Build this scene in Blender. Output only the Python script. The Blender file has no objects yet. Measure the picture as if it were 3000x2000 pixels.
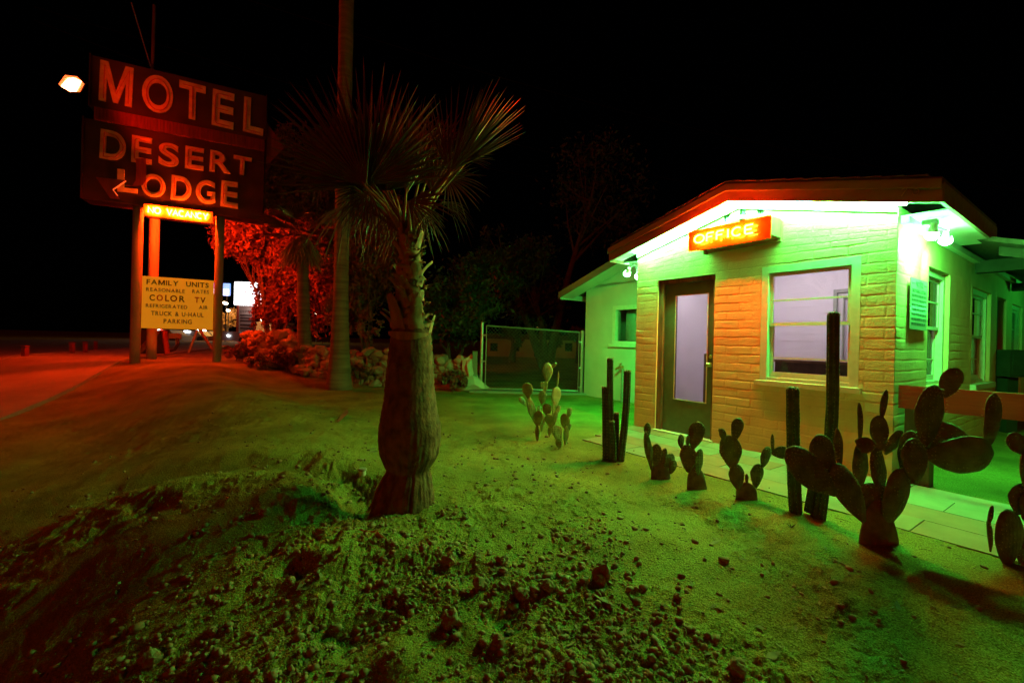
import bpy, math, random
import numpy as np
from mathutils import Matrix, Vector, noise as mnoise
R = math.radians
scn = bpy.context.scene
COL = scn.collection

# ------------------------------------------------------------ camera
F_PX, CAM_H, ROLL = 1290.0, 1.19, R(1.4)          # focal length in pixels of the 3000 px wide photo
cd = bpy.data.cameras.new('camera')
cam = bpy.data.objects.new('camera', cd); COL.objects.link(cam)
cd.sensor_width = 36; cd.lens = 36 * F_PX / 3000; cd.clip_start = 0.05; cd.clip_end = 1500
cam.location = (0, 0, CAM_H); cam.rotation_euler = (R(90), -ROLL, 0)
scn.camera = cam
cd.dof.use_dof = True; cd.dof.focus_distance = 3.4; cd.dof.aperture_fstop = 2.8
# ------------------------------------------------------------ world (night) and a weak red fill sun, added behind the camera
EL, AZ = R(13), R(205)
w = bpy.data.worlds.new('World'); scn.world = w; w.use_nodes = True
nt = w.node_tree
sky = nt.nodes.new('ShaderNodeTexSky'); sky.sky_type = 'NISHITA'; sky.sun_disc = False
sky.sun_elevation = EL; sky.sun_rotation = AZ
nt.links.new(sky.outputs[0], nt.nodes['Background'].inputs[0])
nt.nodes['Background'].inputs[1].default_value = 0.00003
sd = bpy.data.lights.new('sun', 'SUN'); sd.energy = 0.27; sd.angle = R(35); sd.color = (1, 0.07, 0.004)
sun = bpy.data.objects.new('sun', sd); COL.objects.link(sun)
sv = Vector((math.sin(AZ) * math.cos(EL), math.cos(AZ) * math.cos(EL), math.sin(EL)))
sun.rotation_euler = sv.to_track_quat('Z', 'Y').to_euler()
scn.view_settings.view_transform = 'Standard'; scn.view_settings.look = 'None'
scn.view_settings.exposure = 0; scn.view_settings.gamma = 1
# light levels
GREEN, RED, WARM = (0.025, 1.0, 0.09), (1.0, 0.028, 0.001), (1.0, 0.012, 0.0)
L_TUBE, L_OFFICE, L_VAC, L_FLOOD = 800, 900, 560, 700
P_GREEN_R, P_GREEN_L, P_PORCH, P_FLOOD, P_ROOM = 560, 420, 110, 60, 17
cy = scn.cycles
cy.use_denoising = True; cy.max_bounces = 6; cy.diffuse_bounces = 3; cy.glossy_bounces = 3
cy.transmission_bounces = 4; cy.transparent_max_bounces = 12
cy.sample_clamp_indirect = 4; cy.sample_clamp_direct = 0
cy.caustics_reflective = False; cy.caustics_refractive = False
cy.use_light_tree = True

# ------------------------------------------------------------ pixel -> place helpers
def ray(px, py):
    dx, dy = px - 1500, 1000 - py
    c, s = math.cos(ROLL), math.sin(ROLL)
    return Vector(((dx * c - dy * s) / F_PX, 1.0, (dx * s + dy * c) / F_PX))
CAM = Vector((0, 0, CAM_H))
def at(px, py, Y): return CAM + ray(px, py) * Y
def gz(px, py, z=0.0):
    r = ray(px, py); return CAM + r * ((z - CAM_H) / r.z)
def onplane(F, px, py, y=0.0):
    """point of the plane y=const of frame F seen at a photo pixel, in frame coordinates"""
    Fi = F.inverted(); o = Fi @ CAM; d = Fi.to_3x3() @ ray(px, py)
    return o + d * ((y - o.y) / d.y)
def onside(F, px, py, x):
    Fi = F.inverted(); o = Fi @ CAM; d = Fi.to_3x3() @ ray(px, py)
    return o + d * ((x - o.x) / d.x)
I4 = Matrix.Identity(4)
FB = Matrix.Translation((1.80, 6.38, 0)) @ Matrix.Rotation(R(-55.25), 4, 'Z')      # office: x along the front, y inwards
FS = Matrix.Translation((-9.435, 11.0, 0.50)) @ Matrix.Rotation(R(26.4), 4, 'Z')   # motel sign: x along the panels

# ------------------------------------------------------------ materials
def mat(name, col, rough=0.8, var=0.15, scale=8, bump=0.0, bscale=60, col2=None, spec=0.3, metal=0, aniso=None, detail=6, thr=None):
    m = bpy.data.materials.new(name); m.use_nodes = True
    n = m.node_tree.nodes; l = m.node_tree.links
    b = n['Principled BSDF']
    b.inputs['Roughness'].default_value = rough; b.inputs['Metallic'].default_value = metal
    b.inputs['Specular IOR Level'].default_value = spec
    tc = n.new('ShaderNodeTexCoord')
    src = tc.outputs['Object']
    if aniso:
        mp = n.new('ShaderNodeMapping'); mp.inputs['Scale'].default_value = aniso
        l.new(src, mp.inputs[0]); src = mp.outputs[0]
    ns = n.new('ShaderNodeTexNoise'); ns.inputs['Scale'].default_value = scale; ns.inputs['Detail'].default_value = detail
    l.new(src, ns.inputs['Vector'])
    rp = n.new('ShaderNodeValToRGB')
    lo, hi = thr or (0.3, 0.7)
    rp.color_ramp.elements[0].position = lo; rp.color_ramp.elements[1].position = hi
    c2 = col2 or tuple(min(1, c * (1 + var)) for c in col)
    c1 = col if col2 else tuple(c * (1 - var) for c in col)
    rp.color_ramp.elements[0].color = (*c1, 1); rp.color_ramp.elements[1].color = (*c2, 1)
    l.new(ns.outputs['Fac'], rp.inputs[0]); l.new(rp.outputs[0], b.inputs['Base Color'])
    if bump:
        n2 = n.new('ShaderNodeTexNoise'); n2.inputs['Scale'].default_value = bscale; n2.inputs['Detail'].default_value = 8
        l.new(src, n2.inputs['Vector'])
        bp = n.new('ShaderNodeBump'); bp.inputs['Strength'].default_value = 1.0; bp.inputs['Distance'].default_value = bump
        l.new(n2.outputs['Fac'], bp.inputs['Height']); l.new(bp.outputs[0], b.inputs['Normal'])
    return m
def emis(name, col, strength, base=(0.5, 0.5, 0.5)):
    m = bpy.data.materials.new(name); m.use_nodes = True
    b = m.node_tree.nodes['Principled BSDF']
    b.inputs['Base Color'].default_value = (*base, 1)
    b.inputs['Emission Color'].default_value = (*col, 1); b.inputs['Emission Strength'].default_value = strength
    return m
def glass(name, tint=(1, 1, 1), refl=1.0):
    m = bpy.data.materials.new(name); m.use_nodes = True
    n = m.node_tree.nodes; l = m.node_tree.links
    for x in list(n):
        if x.type == 'BSDF_PRINCIPLED': n.remove(x)
    t = n.new('ShaderNodeBsdfTransparent'); t.inputs[0].default_value = (*tint, 1)
    g = n.new('ShaderNodeBsdfGlossy'); g.inputs['Roughness'].default_value = 0.02
    f = n.new('ShaderNodeFresnel'); f.inputs[0].default_value = 1.45
    ns = n.new('ShaderNodeTexNoise'); ns.inputs['Scale'].default_value = 3
    mx = n.new('ShaderNodeMixShader'); mm = n.new('ShaderNodeMath'); mm.operation = 'MULTIPLY'
    l.new(f.outputs[0], mm.inputs[0]); mm.inputs[1].default_value = refl
    l.new(mm.outputs[0], mx.inputs[0]); l.new(t.outputs[0], mx.inputs[1]); l.new(g.outputs[0], mx.inputs[2])
    l.new(mx.outputs[0], n['Material Output'].inputs[0])
    return m

M = {}
M['dirt'] = mat('dirt', (0.175, 0.165, 0.035), 0.95, col2=(0.37, 0.345, 0.085), scale=1.5, bump=0.012, bscale=95, spec=0.1, detail=12)
M['stone'] = mat('loose_stone', (0.27, 0.18, 0.10), 0.9, 0.35, 9, 0.004, 60, spec=0.15)
M['rubble'] = mat('rubble_stone', (0.17, 0.10, 0.075), 0.9, col2=(0.58, 0.42, 0.33), scale=2.1, bump=0.012, bscale=22, spec=0.15)
M['litter'] = mat('dry_litter', (0.22, 0.17, 0.09), 0.9, 0.4, 30)
M['walk'] = mat('concrete_walk', (0.33, 0.30, 0.26), 0.85, 0.18, 1.3, 0.003, 90, spec=0.2, detail=10)
M['wallpaint'] = mat('painted_block', (0.80, 0.51, 0.28), 0.75, 0.09, 3.5, 0.0035, 70, spec=0.25, detail=10)
M['stucco'] = mat('stucco_paint', (0.62, 0.6, 0.52), 0.8, 0.08, 2.5, 0.003, 110, spec=0.2)
M['trim'] = mat('cream_trim', (0.72, 0.70, 0.60), 0.5, 0.08, 14, 0.0006, 150, spec=0.4)
M['doorpaint'] = mat('dark_green_paint', (0.10, 0.13, 0.075), 0.5, 0.15, 10, 0.0006, 120, spec=0.4)
M['jamb'] = mat('worn_wood_jamb', (0.20, 0.11, 0.06), 0.7, 0.5, 22, 0.001, 90, aniso=(1, 1, 0.15))
M['fascia'] = mat('brown_fascia', (0.24, 0.15, 0.10), 0.6, 0.2, 9, 0.001, 90, aniso=(.2, 1, 1))
M['shingle'] = mat('roof_shingle', (0.10, 0.07, 0.055), 0.95, 0.3, 20, 0.006, 60)
M['soffit'] = mat('pale_soffit', (0.70, 0.69, 0.62), 0.7, 0.06, 5, 0.001, 90)
M['darkwood'] = mat('dark_wood', (0.15, 0.10, 0.07), 0.8, 0.35, 12, 0.003, 60, aniso=(1, 1, .2))
M['rail'] = mat('redwood_plank', (0.30, 0.055, 0.025), 0.75, 0.3, 9, 0.002, 60, aniso=(.15, 1, 1))
M['roomwall'] = mat('room_wall', (0.71, 0.65, 0.71), 0.8, 0.03, 3, 0.002, 60)
M['counter'] = mat('dark_counter', (0.06, 0.045, 0.04), 0.6, 0.5, 9)
M['curtain'] = mat('curtain', (0.62, 0.62, 0.55), 0.9, 0.1, 12)
M['glass'] = glass('window_glass'); M['darkglass'] = mat('dark_glass', (0.02, 0.02, 0.02), 0.05, 0.2, 3, spec=0.6)
M['brass'] = mat('brass', (0.75, 0.55, 0.25), 0.3, 0.1, 20, metal=1)
M['galv'] = mat('galvanised', (0.55, 0.55, 0.53), 0.42, 0.15, 40, metal=0.7, spec=0.5)
M['wire'] = mat('chain_wire', (0.30, 0.30, 0.29), 0.55, 0.1, 30, metal=0.5)
M['black'] = mat('dark_metal', (0.03, 0.03, 0.03), 0.5, 0.2, 10)
M['grey'] = mat('grey_paint', (0.30, 0.31, 0.28), 0.5, 0.15, 10, 0.0006, 60)
M['plaque'] = mat('notice_enamel', (0.42, 0.44, 0.40), 0.22, 0.06, 12, spec=0.6)
M['plaqueink'] = mat('notice_ink', (0.07, 0.09, 0.08), 0.6, 0.1, 9)
M['signdark'] = mat('sign_dark_paint', (0.045, 0.022, 0.016), 0.6, 0.35, 2.2, 0.002, 12, detail=9)
M['signred'] = mat('sign_red_paint', (0.20, 0.035, 0.02), 0.6, 0.3, 5, 0.002, 16, aniso=(4, 1, .4))
M['signcream'] = mat('sign_cream_letters', (0.62, 0.50, 0.32), 0.6, 0.25, 6, 0.001, 60, detail=8)
M['tubeoff'] = mat('unlit_neon_tube', (0.45, 0.10, 0.06), 0.15, 0.2, 20, spec=0.8)
M['post'] = mat('sign_post_paint', (0.26, 0.25, 0.20), 0.7, 0.18, 6, 0.002, 60, aniso=(1, 1, .2))
M['inkolive'] = mat('board_ink_olive', (0.09, 0.09, 0.05), 0.7, 0.3, 30)
M['inkfade'] = mat('board_ink_faded', (0.22, 0.22, 0.24), 0.7, 0.4, 40)
M['inkred'] = mat('board_ink_red', (0.50, 0.03, 0.02), 0.7, 0.2, 30)
M['inkdark'] = mat('board_ink_dark_red', (0.16, 0.01, 0.01), 0.7, 0.2, 30)
M['meterpaint'] = mat('dull_box_paint', (0.035, 0.05, 0.03), 0.6, 0.2, 10)
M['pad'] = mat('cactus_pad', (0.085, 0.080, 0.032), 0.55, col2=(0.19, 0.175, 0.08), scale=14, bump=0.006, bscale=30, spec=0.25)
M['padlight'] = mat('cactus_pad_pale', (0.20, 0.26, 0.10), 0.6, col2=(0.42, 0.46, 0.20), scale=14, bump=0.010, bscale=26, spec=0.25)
M['woody'] = mat('cactus_old_base', (0.16, 0.11, 0.07), 0.85, 0.4, 22, 0.006, 40)
M['column'] = mat('column_cactus', (0.07, 0.10, 0.045), 0.6, 0.4, 20, 0.002, 60, spec=0.3)
M['spine'] = mat('cactus_spines', (0.75, 0.70, 0.55), 0.7, 0.1, 30)
M['palmbark'] = mat('palm_bark', (0.085, 0.035, 0.022), 0.9, col2=(0.24, 0.11, 0.065), scale=12, bump=0.008, bscale=34, spec=0.15, aniso=(1.5, 1.5, 1.1))
M['talltrunk'] = mat('smooth_palm_bark', (0.15, 0.10, 0.07), 0.9, col2=(0.29, 0.20, 0.14), scale=5, bump=0.010, bscale=12, spec=0.1, aniso=(.3, .3, 3))
M['boot'] = mat('palm_leaf_base', (0.18, 0.08, 0.04), 0.7, col2=(0.44, 0.24, 0.12), scale=18, bump=0.002, bscale=60, aniso=(1, 1, .3), spec=0.3)
M['frond'] = mat('palm_frond', (0.11, 0.030, 0.014), 0.33, 0.4, 9, spec=0.8)
M['skirt'] = mat('dead_fronds', (0.30, 0.21, 0.13), 0.8, 0.35, 9)
M['deadfrond'] = mat('hanging_dead_frond', (0.15, 0.06, 0.03), 0.7, 0.35, 9)
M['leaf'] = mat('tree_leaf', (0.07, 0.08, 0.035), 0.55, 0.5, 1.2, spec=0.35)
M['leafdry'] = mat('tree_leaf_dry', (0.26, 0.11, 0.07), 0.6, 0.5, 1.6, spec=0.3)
M['flower'] = mat('red_flower', (0.35, 0.02, 0.02), 0.6, 0.3, 9)
M['branch'] = mat('branch_bark', (0.14, 0.10, 0.07), 0.9, 0.3, 9, 0.004, 30)
M['hole'] = mat('vent_shade', (.012, .011, .01), .95, spec=0)  # near-black colour stands in for the shade inside the vent holes
M['pvc'] = mat('white_pipe', (0.55, 0.55, 0.50), 0.5, 0.1, 20)
M['housewall'] = mat('far_wall', (0.45, 0.32, 0.22), 0.9, 0.2, 0.7)
M['green_tube'] = emis('green_tube_light', (0.06, 1.0, 0.15), L_TUBE)
M['green_bulb'] = emis('green_flood_bulb', (0.25, 1, 0.35), 110)
M['red_neon'] = emis('office_neon', RED, L_OFFICE)
M['vac_neon'] = emis('vacancy_neon', (1, .05, .002), L_VAC)
M['flood_lens'] = emis('flood_lens', (1, 0.35, 0.12), 60)
M['board'] = emis('board_glow', (1, 0.36, 0.01), 0.40, (0.5, 0.4, 0.1))  # faint emission added to brighten the painted board
M['officepanel'] = mat('orange_glass_panel', (0.75, 0.20, 0.05), 0.03, 0.05, 6, spec=1.0)
M['vacpanel'] = mat('vacancy_panel', (0.75, 0.22, 0.05), 0.1, 0.1, 6, spec=0.8)
M['whitebox'] = emis('white_lit_sign', (1, 0.97, 1.0), 3.0)
M['bluebox'] = emis('blue_lit_sign', (0.01, 0.3, 1.0), 1.6)
M['lampglow'] = emis('far_street_lamp', (1, 0.75, 0.5), 14)
M['orangeglow'] = emis('far_sodium_lamp', (1, 0.45, 0.12), 8)
M['headlight'] = emis('far_headlight', (0.9, 0.9, 1), 9)
M['taillight'] = emis('far_taillight', (1, 0.06, 0.03), 5)

def extend(m, kind):
    """adds fine speckle (dirt) or pale areole dots with dimples (cactus) to a material"""
    n = m.node_tree.nodes; l = m.node_tree.links; b = n['Principled BSDF']
    src = b.inputs['Base Color'].links[0].from_socket; tc = [x for x in n if x.type == 'TEX_COORD'][0]; bp = [x for x in n if x.type == 'BUMP'][0]
    mx = n.new('ShaderNodeMix'); mx.data_type = 'RGBA'
    if kind == 'dirt':
        ns = n.new('ShaderNodeTexNoise'); ns.inputs['Scale'].default_value = 150; ns.inputs['Detail'].default_value = 4
        l.new(tc.outputs['Object'], ns.inputs['Vector'])
        rp = n.new('ShaderNodeValToRGB'); rp.color_ramp.elements[0].position = .38; rp.color_ramp.elements[1].position = .66
        rp.color_ramp.elements[0].color = (.55, .5, .45, 1); rp.color_ramp.elements[1].color = (1.3, 1.3, 1.3, 1)
        l.new(ns.outputs['Fac'], rp.inputs[0]); mx.blend_type = 'MULTIPLY'; mx.inputs['Factor'].default_value = 1
        l.new(src, mx.inputs[6]); l.new(rp.outputs[0], mx.inputs[7]); l.new(mx.outputs[2], b.inputs['Base Color'])
        n2 = n.new('ShaderNodeTexNoise'); n2.inputs['Scale'].default_value = 330; n2.inputs['Detail'].default_value = 3
        l.new(tc.outputs['Object'], n2.inputs['Vector']); b2 = n.new('ShaderNodeBump'); b2.inputs['Distance'].default_value = .004
        l.new(n2.outputs['Fac'], b2.inputs['Height']); l.new(bp.outputs[0], b2.inputs['Normal']); l.new(b2.outputs[0], b.inputs['Normal'])
    else:
        vo = n.new('ShaderNodeTexVoronoi'); vo.inputs['Scale'].default_value = 42; vo.inputs['Randomness'].default_value = .35
        l.new(tc.outputs['Object'], vo.inputs['Vector'])
        rp = n.new('ShaderNodeMapRange'); rp.inputs['From Min'].default_value = .10; rp.inputs['From Max'].default_value = .17
        rp.inputs['To Min'].default_value = 1; rp.inputs['To Max'].default_value = 0
        l.new(vo.outputs['Distance'], rp.inputs['Value']); l.new(rp.outputs[0], mx.inputs['Factor'])
        l.new(src, mx.inputs[6]); mx.inputs[7].default_value = (.42, .36, .22, 1); l.new(mx.outputs[2], b.inputs['Base Color'])
        b2 = n.new('ShaderNodeBump'); b2.inputs['Distance'].default_value = .006; b2.invert = True
        l.new(vo.outputs['Distance'], b2.inputs['Height']); l.new(bp.outputs[0], b2.inputs['Normal']); l.new(b2.outputs[0], b.inputs['Normal'])
extend(M['dirt'], 'dirt'); extend(M['pad'], 'cactus'); extend(M['padlight'], 'cactus')

# ------------------------------------------------------------ mesh builder
WM = {}
class MB:
    def __init__(s, F=I4): s.F = F; s.v = []; s.f = []; s.mi = []; s.cur = 0
    def add(s, vs, fs):
        o = len(s.v); s.v.extend([tuple(s.F @ Vector(v)) for v in vs])
        s.f.extend([tuple(i + o for i in f) for f in fs]); s.mi.extend([s.cur] * len(fs)); return s
    def box(s, x0, x1, y0, y1, z0, z1, T=None):
        vs = [Vector((x, y, z)) for z in (z0, z1) for x, y in ((x0, y0), (x1, y0), (x1, y1), (x0, y1))]
        if T: vs = [T @ v for v in vs]
        return s.add(vs, [(3, 2, 1, 0), (4, 5, 6, 7), (0, 1, 5, 4), (1, 2, 6, 5), (2, 3, 7, 6), (3, 0, 4, 7)])
    def prism(s, poly, y0, y1):            # polygon in x,z extruded along y
        n = len(poly)
        vs = [(x, y0, z) for x, z in poly] + [(x, y1, z) for x, z in poly]
        return s.add(vs, [tuple(range(n)), tuple(range(2 * n - 1, n - 1, -1))] + [(i, i + n, (i + 1) % n + n, (i + 1) % n) for i in range(n)])
    def tube(s, pts, rad, n=8, cap=True, closed=False, ribs=None, twist=0.0):
        pts = [Vector(p) for p in pts]; k = len(pts)
        if not hasattr(rad, '__len__'): rad = [rad] * k
        vs = []; up = Vector((0, 0, 1)); prev = None
        for i, p in enumerate(pts):
            if closed: t = pts[(i + 1) % k] - pts[i - 1]
            else: t = pts[min(i + 1, k - 1)] - pts[max(i - 1, 0)]
            t.normalize()
            if prev is None:
                a = up if abs(t.z) < 0.9 else Vector((1, 0, 0))
                u = t.cross(a).normalized()
            else: u = (prev - t * prev.dot(t)).normalized()
            prev = u; v = t.cross(u)
            for j in range(n):
                an = 2 * math.pi * j / n + twist; r = rad[i]
                if ribs: r *= (1 + ribs[1] * math.cos(an * ribs[0]))
                vs.append(p + (u * math.cos(an) + v * math.sin(an)) * r)
        fs = []
        for i in range(k if closed else k - 1):
            for j in range(n):
                a, b = i * n + j, i * n + (j + 1) % n; c, d = ((i + 1) % k) * n + (j + 1) % n, ((i + 1) % k) * n + j
                fs.append((a, b, c, d))
        if cap and not closed: fs += [tuple(range(n))[::-1], tuple(range((k - 1) * n, k * n))]
        return s.add(vs, fs)
    def lathe(s, prof, n=24, c=(0, 0), fn=None):      # prof: (radius, z)
        vs = []
        for r, z in prof:
            for j in range(n):
                a = 2 * math.pi * j / n; rr = r + (fn(a, z) if fn else 0)
                vs.append((c[0] + rr * math.cos(a), c[1] + rr * math.sin(a), z))
        k = len(prof)
        fs = [(i * n + j, i * n + (j + 1) % n, (i + 1) * n + (j + 1) % n, (i + 1) * n + j) for i in range(k - 1) for j in range(n)]
        fs += [tuple(range(n))[::-1], tuple(range((k - 1) * n, k * n))]
        return s.add(vs, fs)
    def build(s, name, m, parent=None, smooth=False, auto=None):
        if parent is not None: T = WM[parent].inverted(); loc = None
        else:
            a = np.array(s.v); mn, mx = a.min(0), a.max(0)
            loc = Vector(((mn[0] + mx[0]) / 2, (mn[1] + mx[1]) / 2, mn[2])); T = Matrix.Translation(-loc)
        me = bpy.data.meshes.new(name)
        a = np.array(s.v); Tm = np.array(T)
        a = a @ Tm[:3, :3].T + Tm[:3, 3]
        me.from_pydata(a.tolist(), [], s.f)
        for mm in (m if isinstance(m, (list, tuple)) else [m]): me.materials.append(M[mm] if isinstance(mm, str) else mm)
        if s.cur: me.polygons.foreach_set('material_index', s.mi)
        if smooth: me.polygons.foreach_set('use_smooth', [True] * len(s.f))
        me.update()
        o = bpy.data.objects.new(name, me); COL.objects.link(o)
        if parent is not None: o.parent = parent; WM[o] = WM[parent]
        else: o.location = loc; WM[o] = Matrix.Translation(loc)
        return o
def tag(o, label=None, cat=None, group=None, kind=None):
    for k, v in (('label', label), ('category', cat), ('group', group), ('kind', kind)):
        if v: o[k] = v
    return o
def thing(name, loc, label, cat, group=None, rotz=0):
    o = bpy.data.objects.new(name, None); COL.objects.link(o); o.empty_display_size = 0.1
    o.location = loc; o.rotation_euler = (0, 0, rotz)
    WM[o] = Matrix.Translation(loc) @ Matrix.Rotation(rotz, 4, 'Z')
    return tag(o, label, cat, group)
def lamp(name, loc, parent, energy, color, size=0.05, kind='POINT', aim=None, **kw):
    d = bpy.data.lights.new(name, kind); d.energy = energy; d.color = color
    if kind in ('POINT', 'SPOT'): d.shadow_soft_size = size
    for k, v in kw.items(): setattr(d, k, v)
    o = bpy.data.objects.new(name, d); COL.objects.link(o)
    o.parent = parent
    Ti = WM[parent].inverted(); o.location = Ti @ Vector(loc)
    if aim is not None:
        dirl = Ti.to_3x3() @ (Vector(aim) - Vector(loc)); o.rotation_euler = dirl.to_track_quat('-Z', 'Y').to_euler()
    return o
rng = random.Random(7); nr = np.random.default_rng(11)

# ------------------------------------------------------------ numpy value noise
_G = nr.random((256, 256))
def vn(x, y):
    xi = np.floor(x).astype(int); yi = np.floor(y).astype(int)
    fx = x - xi; fy = y - yi; fx = fx * fx * (3 - 2 * fx); fy = fy * fy * (3 - 2 * fy)
    g = lambda a, b: _G[a & 255, b & 255]
    return (g(xi, yi) * (1 - fx) + g(xi + 1, yi) * fx) * (1 - fy) + (g(xi, yi + 1) * (1 - fx) + g(xi + 1, yi + 1) * fx) * fy - 0.5
def fbm(x, y, sc, octs, gain=0.5):
    o = 0; a = 1
    for i in range(octs):
        o = o + a * vn(x * sc + 17.3 * i, y * sc - 9.1 * i); sc *= 2.03; a *= gain
    return o
def sstep(t): t = np.clip(t, 0, 1); return t * t * (3 - 2 * t)
def seg_dist(x, y, P):
    d = np.full(np.shape(x), 1e9); tt = np.zeros(np.shape(x))
    for k in range(len(P) - 1):
        ax, ay = P[k][:2]; bx, by = P[k + 1][:2]
        ux, uy = bx - ax, by - ay; L = ux * ux + uy * uy
        t = np.clip(((x - ax) * ux + (y - ay) * uy) / L, 0, 1)
        dd = np.hypot(x - ax - t * ux, y - ay - t * uy)
        m = dd < d; d = np.where(m, dd, d); tt = np.where(m, (k + t) / (len(P) - 1), tt)
    return d, tt
# ------------------------------------------------------------ terrain
def base_h(x, y):
    """a low bank runs from the sign past the stout palm to the camera and falls away towards the road"""
    x = np.asarray(x, float); y = np.asarray(y, float)
    xr = np.interp(y, [-2, 1, 2.2, 3.8, 5.5, 8, 11.5], [-.5, -.6, -.9, -1.7, -3.0, -5.2, -8.4]) + .25 * np.sin(y * 1.3)
    c = np.interp(y, [-2, 1, 4, 8, 11.5], [.0, .02, .09, .22, .42]); D = np.interp(y, [-2, 1, 3, 6, 9, 11.5], [.55, .55, .55, .50, .28, .0])
    s_ = xr - x
    a = np.where(s_ < 0, c * sstep(1 + s_ / 1.8), c - D * sstep(s_ / 3.0)) - 0.42 * sstep((2.8 - y) / 2.2) * sstep((3.2 - x) / 2)
    b = 0.46 * sstep((-x - 2.6) / 5.6)
    k = sstep((y - 9.6) / 2.6)
    return a * (1 - k) + b * k
PALM = (-0.76, 3.20)
TR = [(-1.05, 3.22), (-1.2, 3.4), (-1.45, 3.62), (-1.95, 3.78), (-2.7, 3.82), (-3.3, 3.75)]
PITS = [(780, 1745, .10, .07, .5), (880, 1795, .09, .07, .2), (450, 1580, .15, .05, -.15), (1290, 1800, .16, .05, 0), (1500, 1900, .12, .06, .4), (1000, 1960, .13, .05, 0)]
HUMPS = [(1640, 1890, .16, .05), (1180, 1850, .12, .05), (980, 1640, .22, .04), (1900, 1960, .16, .05), (1330, 1950, .10, .06), (660, 1900, .2, .04), (300, 1800, .3, .04), (820, 1500, .25, .05)]
def gh(x, y, fine=True):
    x = np.asarray(x, float); y = np.asarray(y, float)
    h = base_h(x, y)
    lx = (x - 1.80) * math.cos(R(-55.25)) + (y - 6.38) * math.sin(R(-55.25))
    ly = -(x - 1.80) * math.sin(R(-55.25)) + (y - 6.38) * math.cos(R(-55.25))
    near = 1 - sstep((np.hypot(x + 0.5, y - 1.0) - 1.0) / 3.4)                     # churned earth close to the camera
    flat = sstep((-1.62 - ly) / 0.5) * np.where(lx > 0, 1, 1) ; flat = np.where(ly > -1.6, 0.15, 0.15 + 0.85 * flat)
    flat = np.where(y > 9, 0.5, flat)
    # basin of the palm, trench running left from it and its heaped rim
    dp = np.hypot(x - PALM[0] + .1, y - PALM[1] - .05)
    h = h - 0.055 * np.exp(-(dp / 0.50) ** 4)
    dq = np.hypot((x - PALM[0]) / .75, (y - PALM[1] + .55) / .55); h = h - 0.02 * np.exp(-dq ** 4)
    d, t = seg_dist(x + 0.16 * fbm(x, y, 2.0, 3, .4), y + 0.16 * fbm(x + 9, y, 2.3, 3, .4), TR)
    h = h - 0.15 * np.exp(-(d / 0.20) ** 2) * (1 - 0.6 * t)
    d2, t2 = seg_dist(x + .2 * fbm(x, y, 1.6, 3, .4), y + 0.42 + .22 * fbm(x + 21, y, 1.8, 3, .4), TR)
    h = h + 0.065 * np.exp(-(d2 / 0.30) ** 2) * (1 - 0.5 * t2) * sstep((-x - 1.05) / .35)
    for px, py, r, dep, an in PITS:
        p = gz(px, py, -.25); ca, sa = math.cos(an), math.sin(an); xw = x + .07 * fbm(x, y, 8, 3); yw = y + .07 * fbm(x + 3, y, 8, 3)
        u = ((xw - p.x) * ca + (yw - p.y) * sa) / (r * 1.1); v = (-(xw - p.x) * sa + (yw - p.y) * ca) / (r * .6)
        q = u * u + v * v
        h = h - dep * .8 * np.exp(-q) + dep * .12 * np.exp(-(np.sqrt(q) - 1.6) ** 2 * 4)
    for px, py, r, dep in HUMPS:
        p = gz(px, py); h = h + dep * np.exp(-(((x - p.x) ** 2 + (y - p.y) ** 2) / r ** 2))
    h = h + flat * (0.05 * fbm(x, y, 0.6, 3) + 0.022 * fbm(x + 5, y, 2.4, 3))
    if fine:
        rough = flat * (0.75 + .85 * near) + .25 * np.exp(-(d / .4) ** 2)
        h = h + np.where(ly < -1.34 + .03 * vn(x * 9, y * 9), .017, 0) * (lx > -.3)
        wx = x + .10 * fbm(x, y, 4.1, 2); wy = y + .10 * fbm(x + 40, y, 3.7, 2)
        xa, ya = wx * .81 + wy * .59, wy * .81 - wx * .59
        mk = 0.25 + 1.5 * np.clip(.35 + 1.6 * fbm(xa, ya, 1.25, 3), 0, 1)
        cl = fbm(xa, ya, 12.0, 4, .62)
        h = h + flat * .012 * fbm(wx + 70, wy, 6.5, 3)
        h = h + rough * mk * (0.013 * cl + 0.008 * np.abs(fbm(wx, wy, 37, 3, .6)) + 0.022 * np.clip(fbm(wx + 31, wy, 6.2, 4) - .08, 0, .25) - .03 * np.clip(fbm(xa + 11, ya, 3.3, 3) - .22, 0, .3))
    return h
def gpt(px, py):
    z = 0.0
    for _ in range(12):
        p = gz(px, py, z); z = 0.5 * z + 0.5 * float(gh(p.x, p.y))
    p = gz(px, py, z); return p
def H(x, y): return float(gh(x, y))

th_f = np.linspace(R(-60), R(60), 950)
th = np.concatenate([th_f, np.linspace(R(60), R(300), 44)[1:-1]])
inv = np.linspace(0.75 ** -.6, 16 ** -.6, 900) ** (1 / .6)
rad = np.concatenate([[0.02, .3, .55], 1 / inv, np.geomspace(17, 700, 40)])
TH, RA = np.meshgrid(th, rad)
X = RA * np.sin(TH); Y = RA * np.cos(TH); Z = gh(X, Y)
far = sstep((RA - 20) / 20); Z = Z * (1 - far) + far * base_h(X, Y)
nT, nR = len(th), len(rad)
idx = np.arange(nT * nR).reshape(nR, nT)
a = idx[:-1, :]; b = np.roll(idx, -1, 1)[:-1, :]; c = np.roll(idx, -1, 1)[1:, :]; d = idx[1:, :]
quads = np.stack([a, d, c, b], -1).reshape(-1, 4)
me = bpy.data.meshes.new('ground')
me.vertices.add(nT * nR); me.vertices.foreach_set('co', np.stack([X, Y, Z], -1).ravel())
me.loops.add(quads.size); me.loops.foreach_set('vertex_index', quads.ravel())
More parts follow.
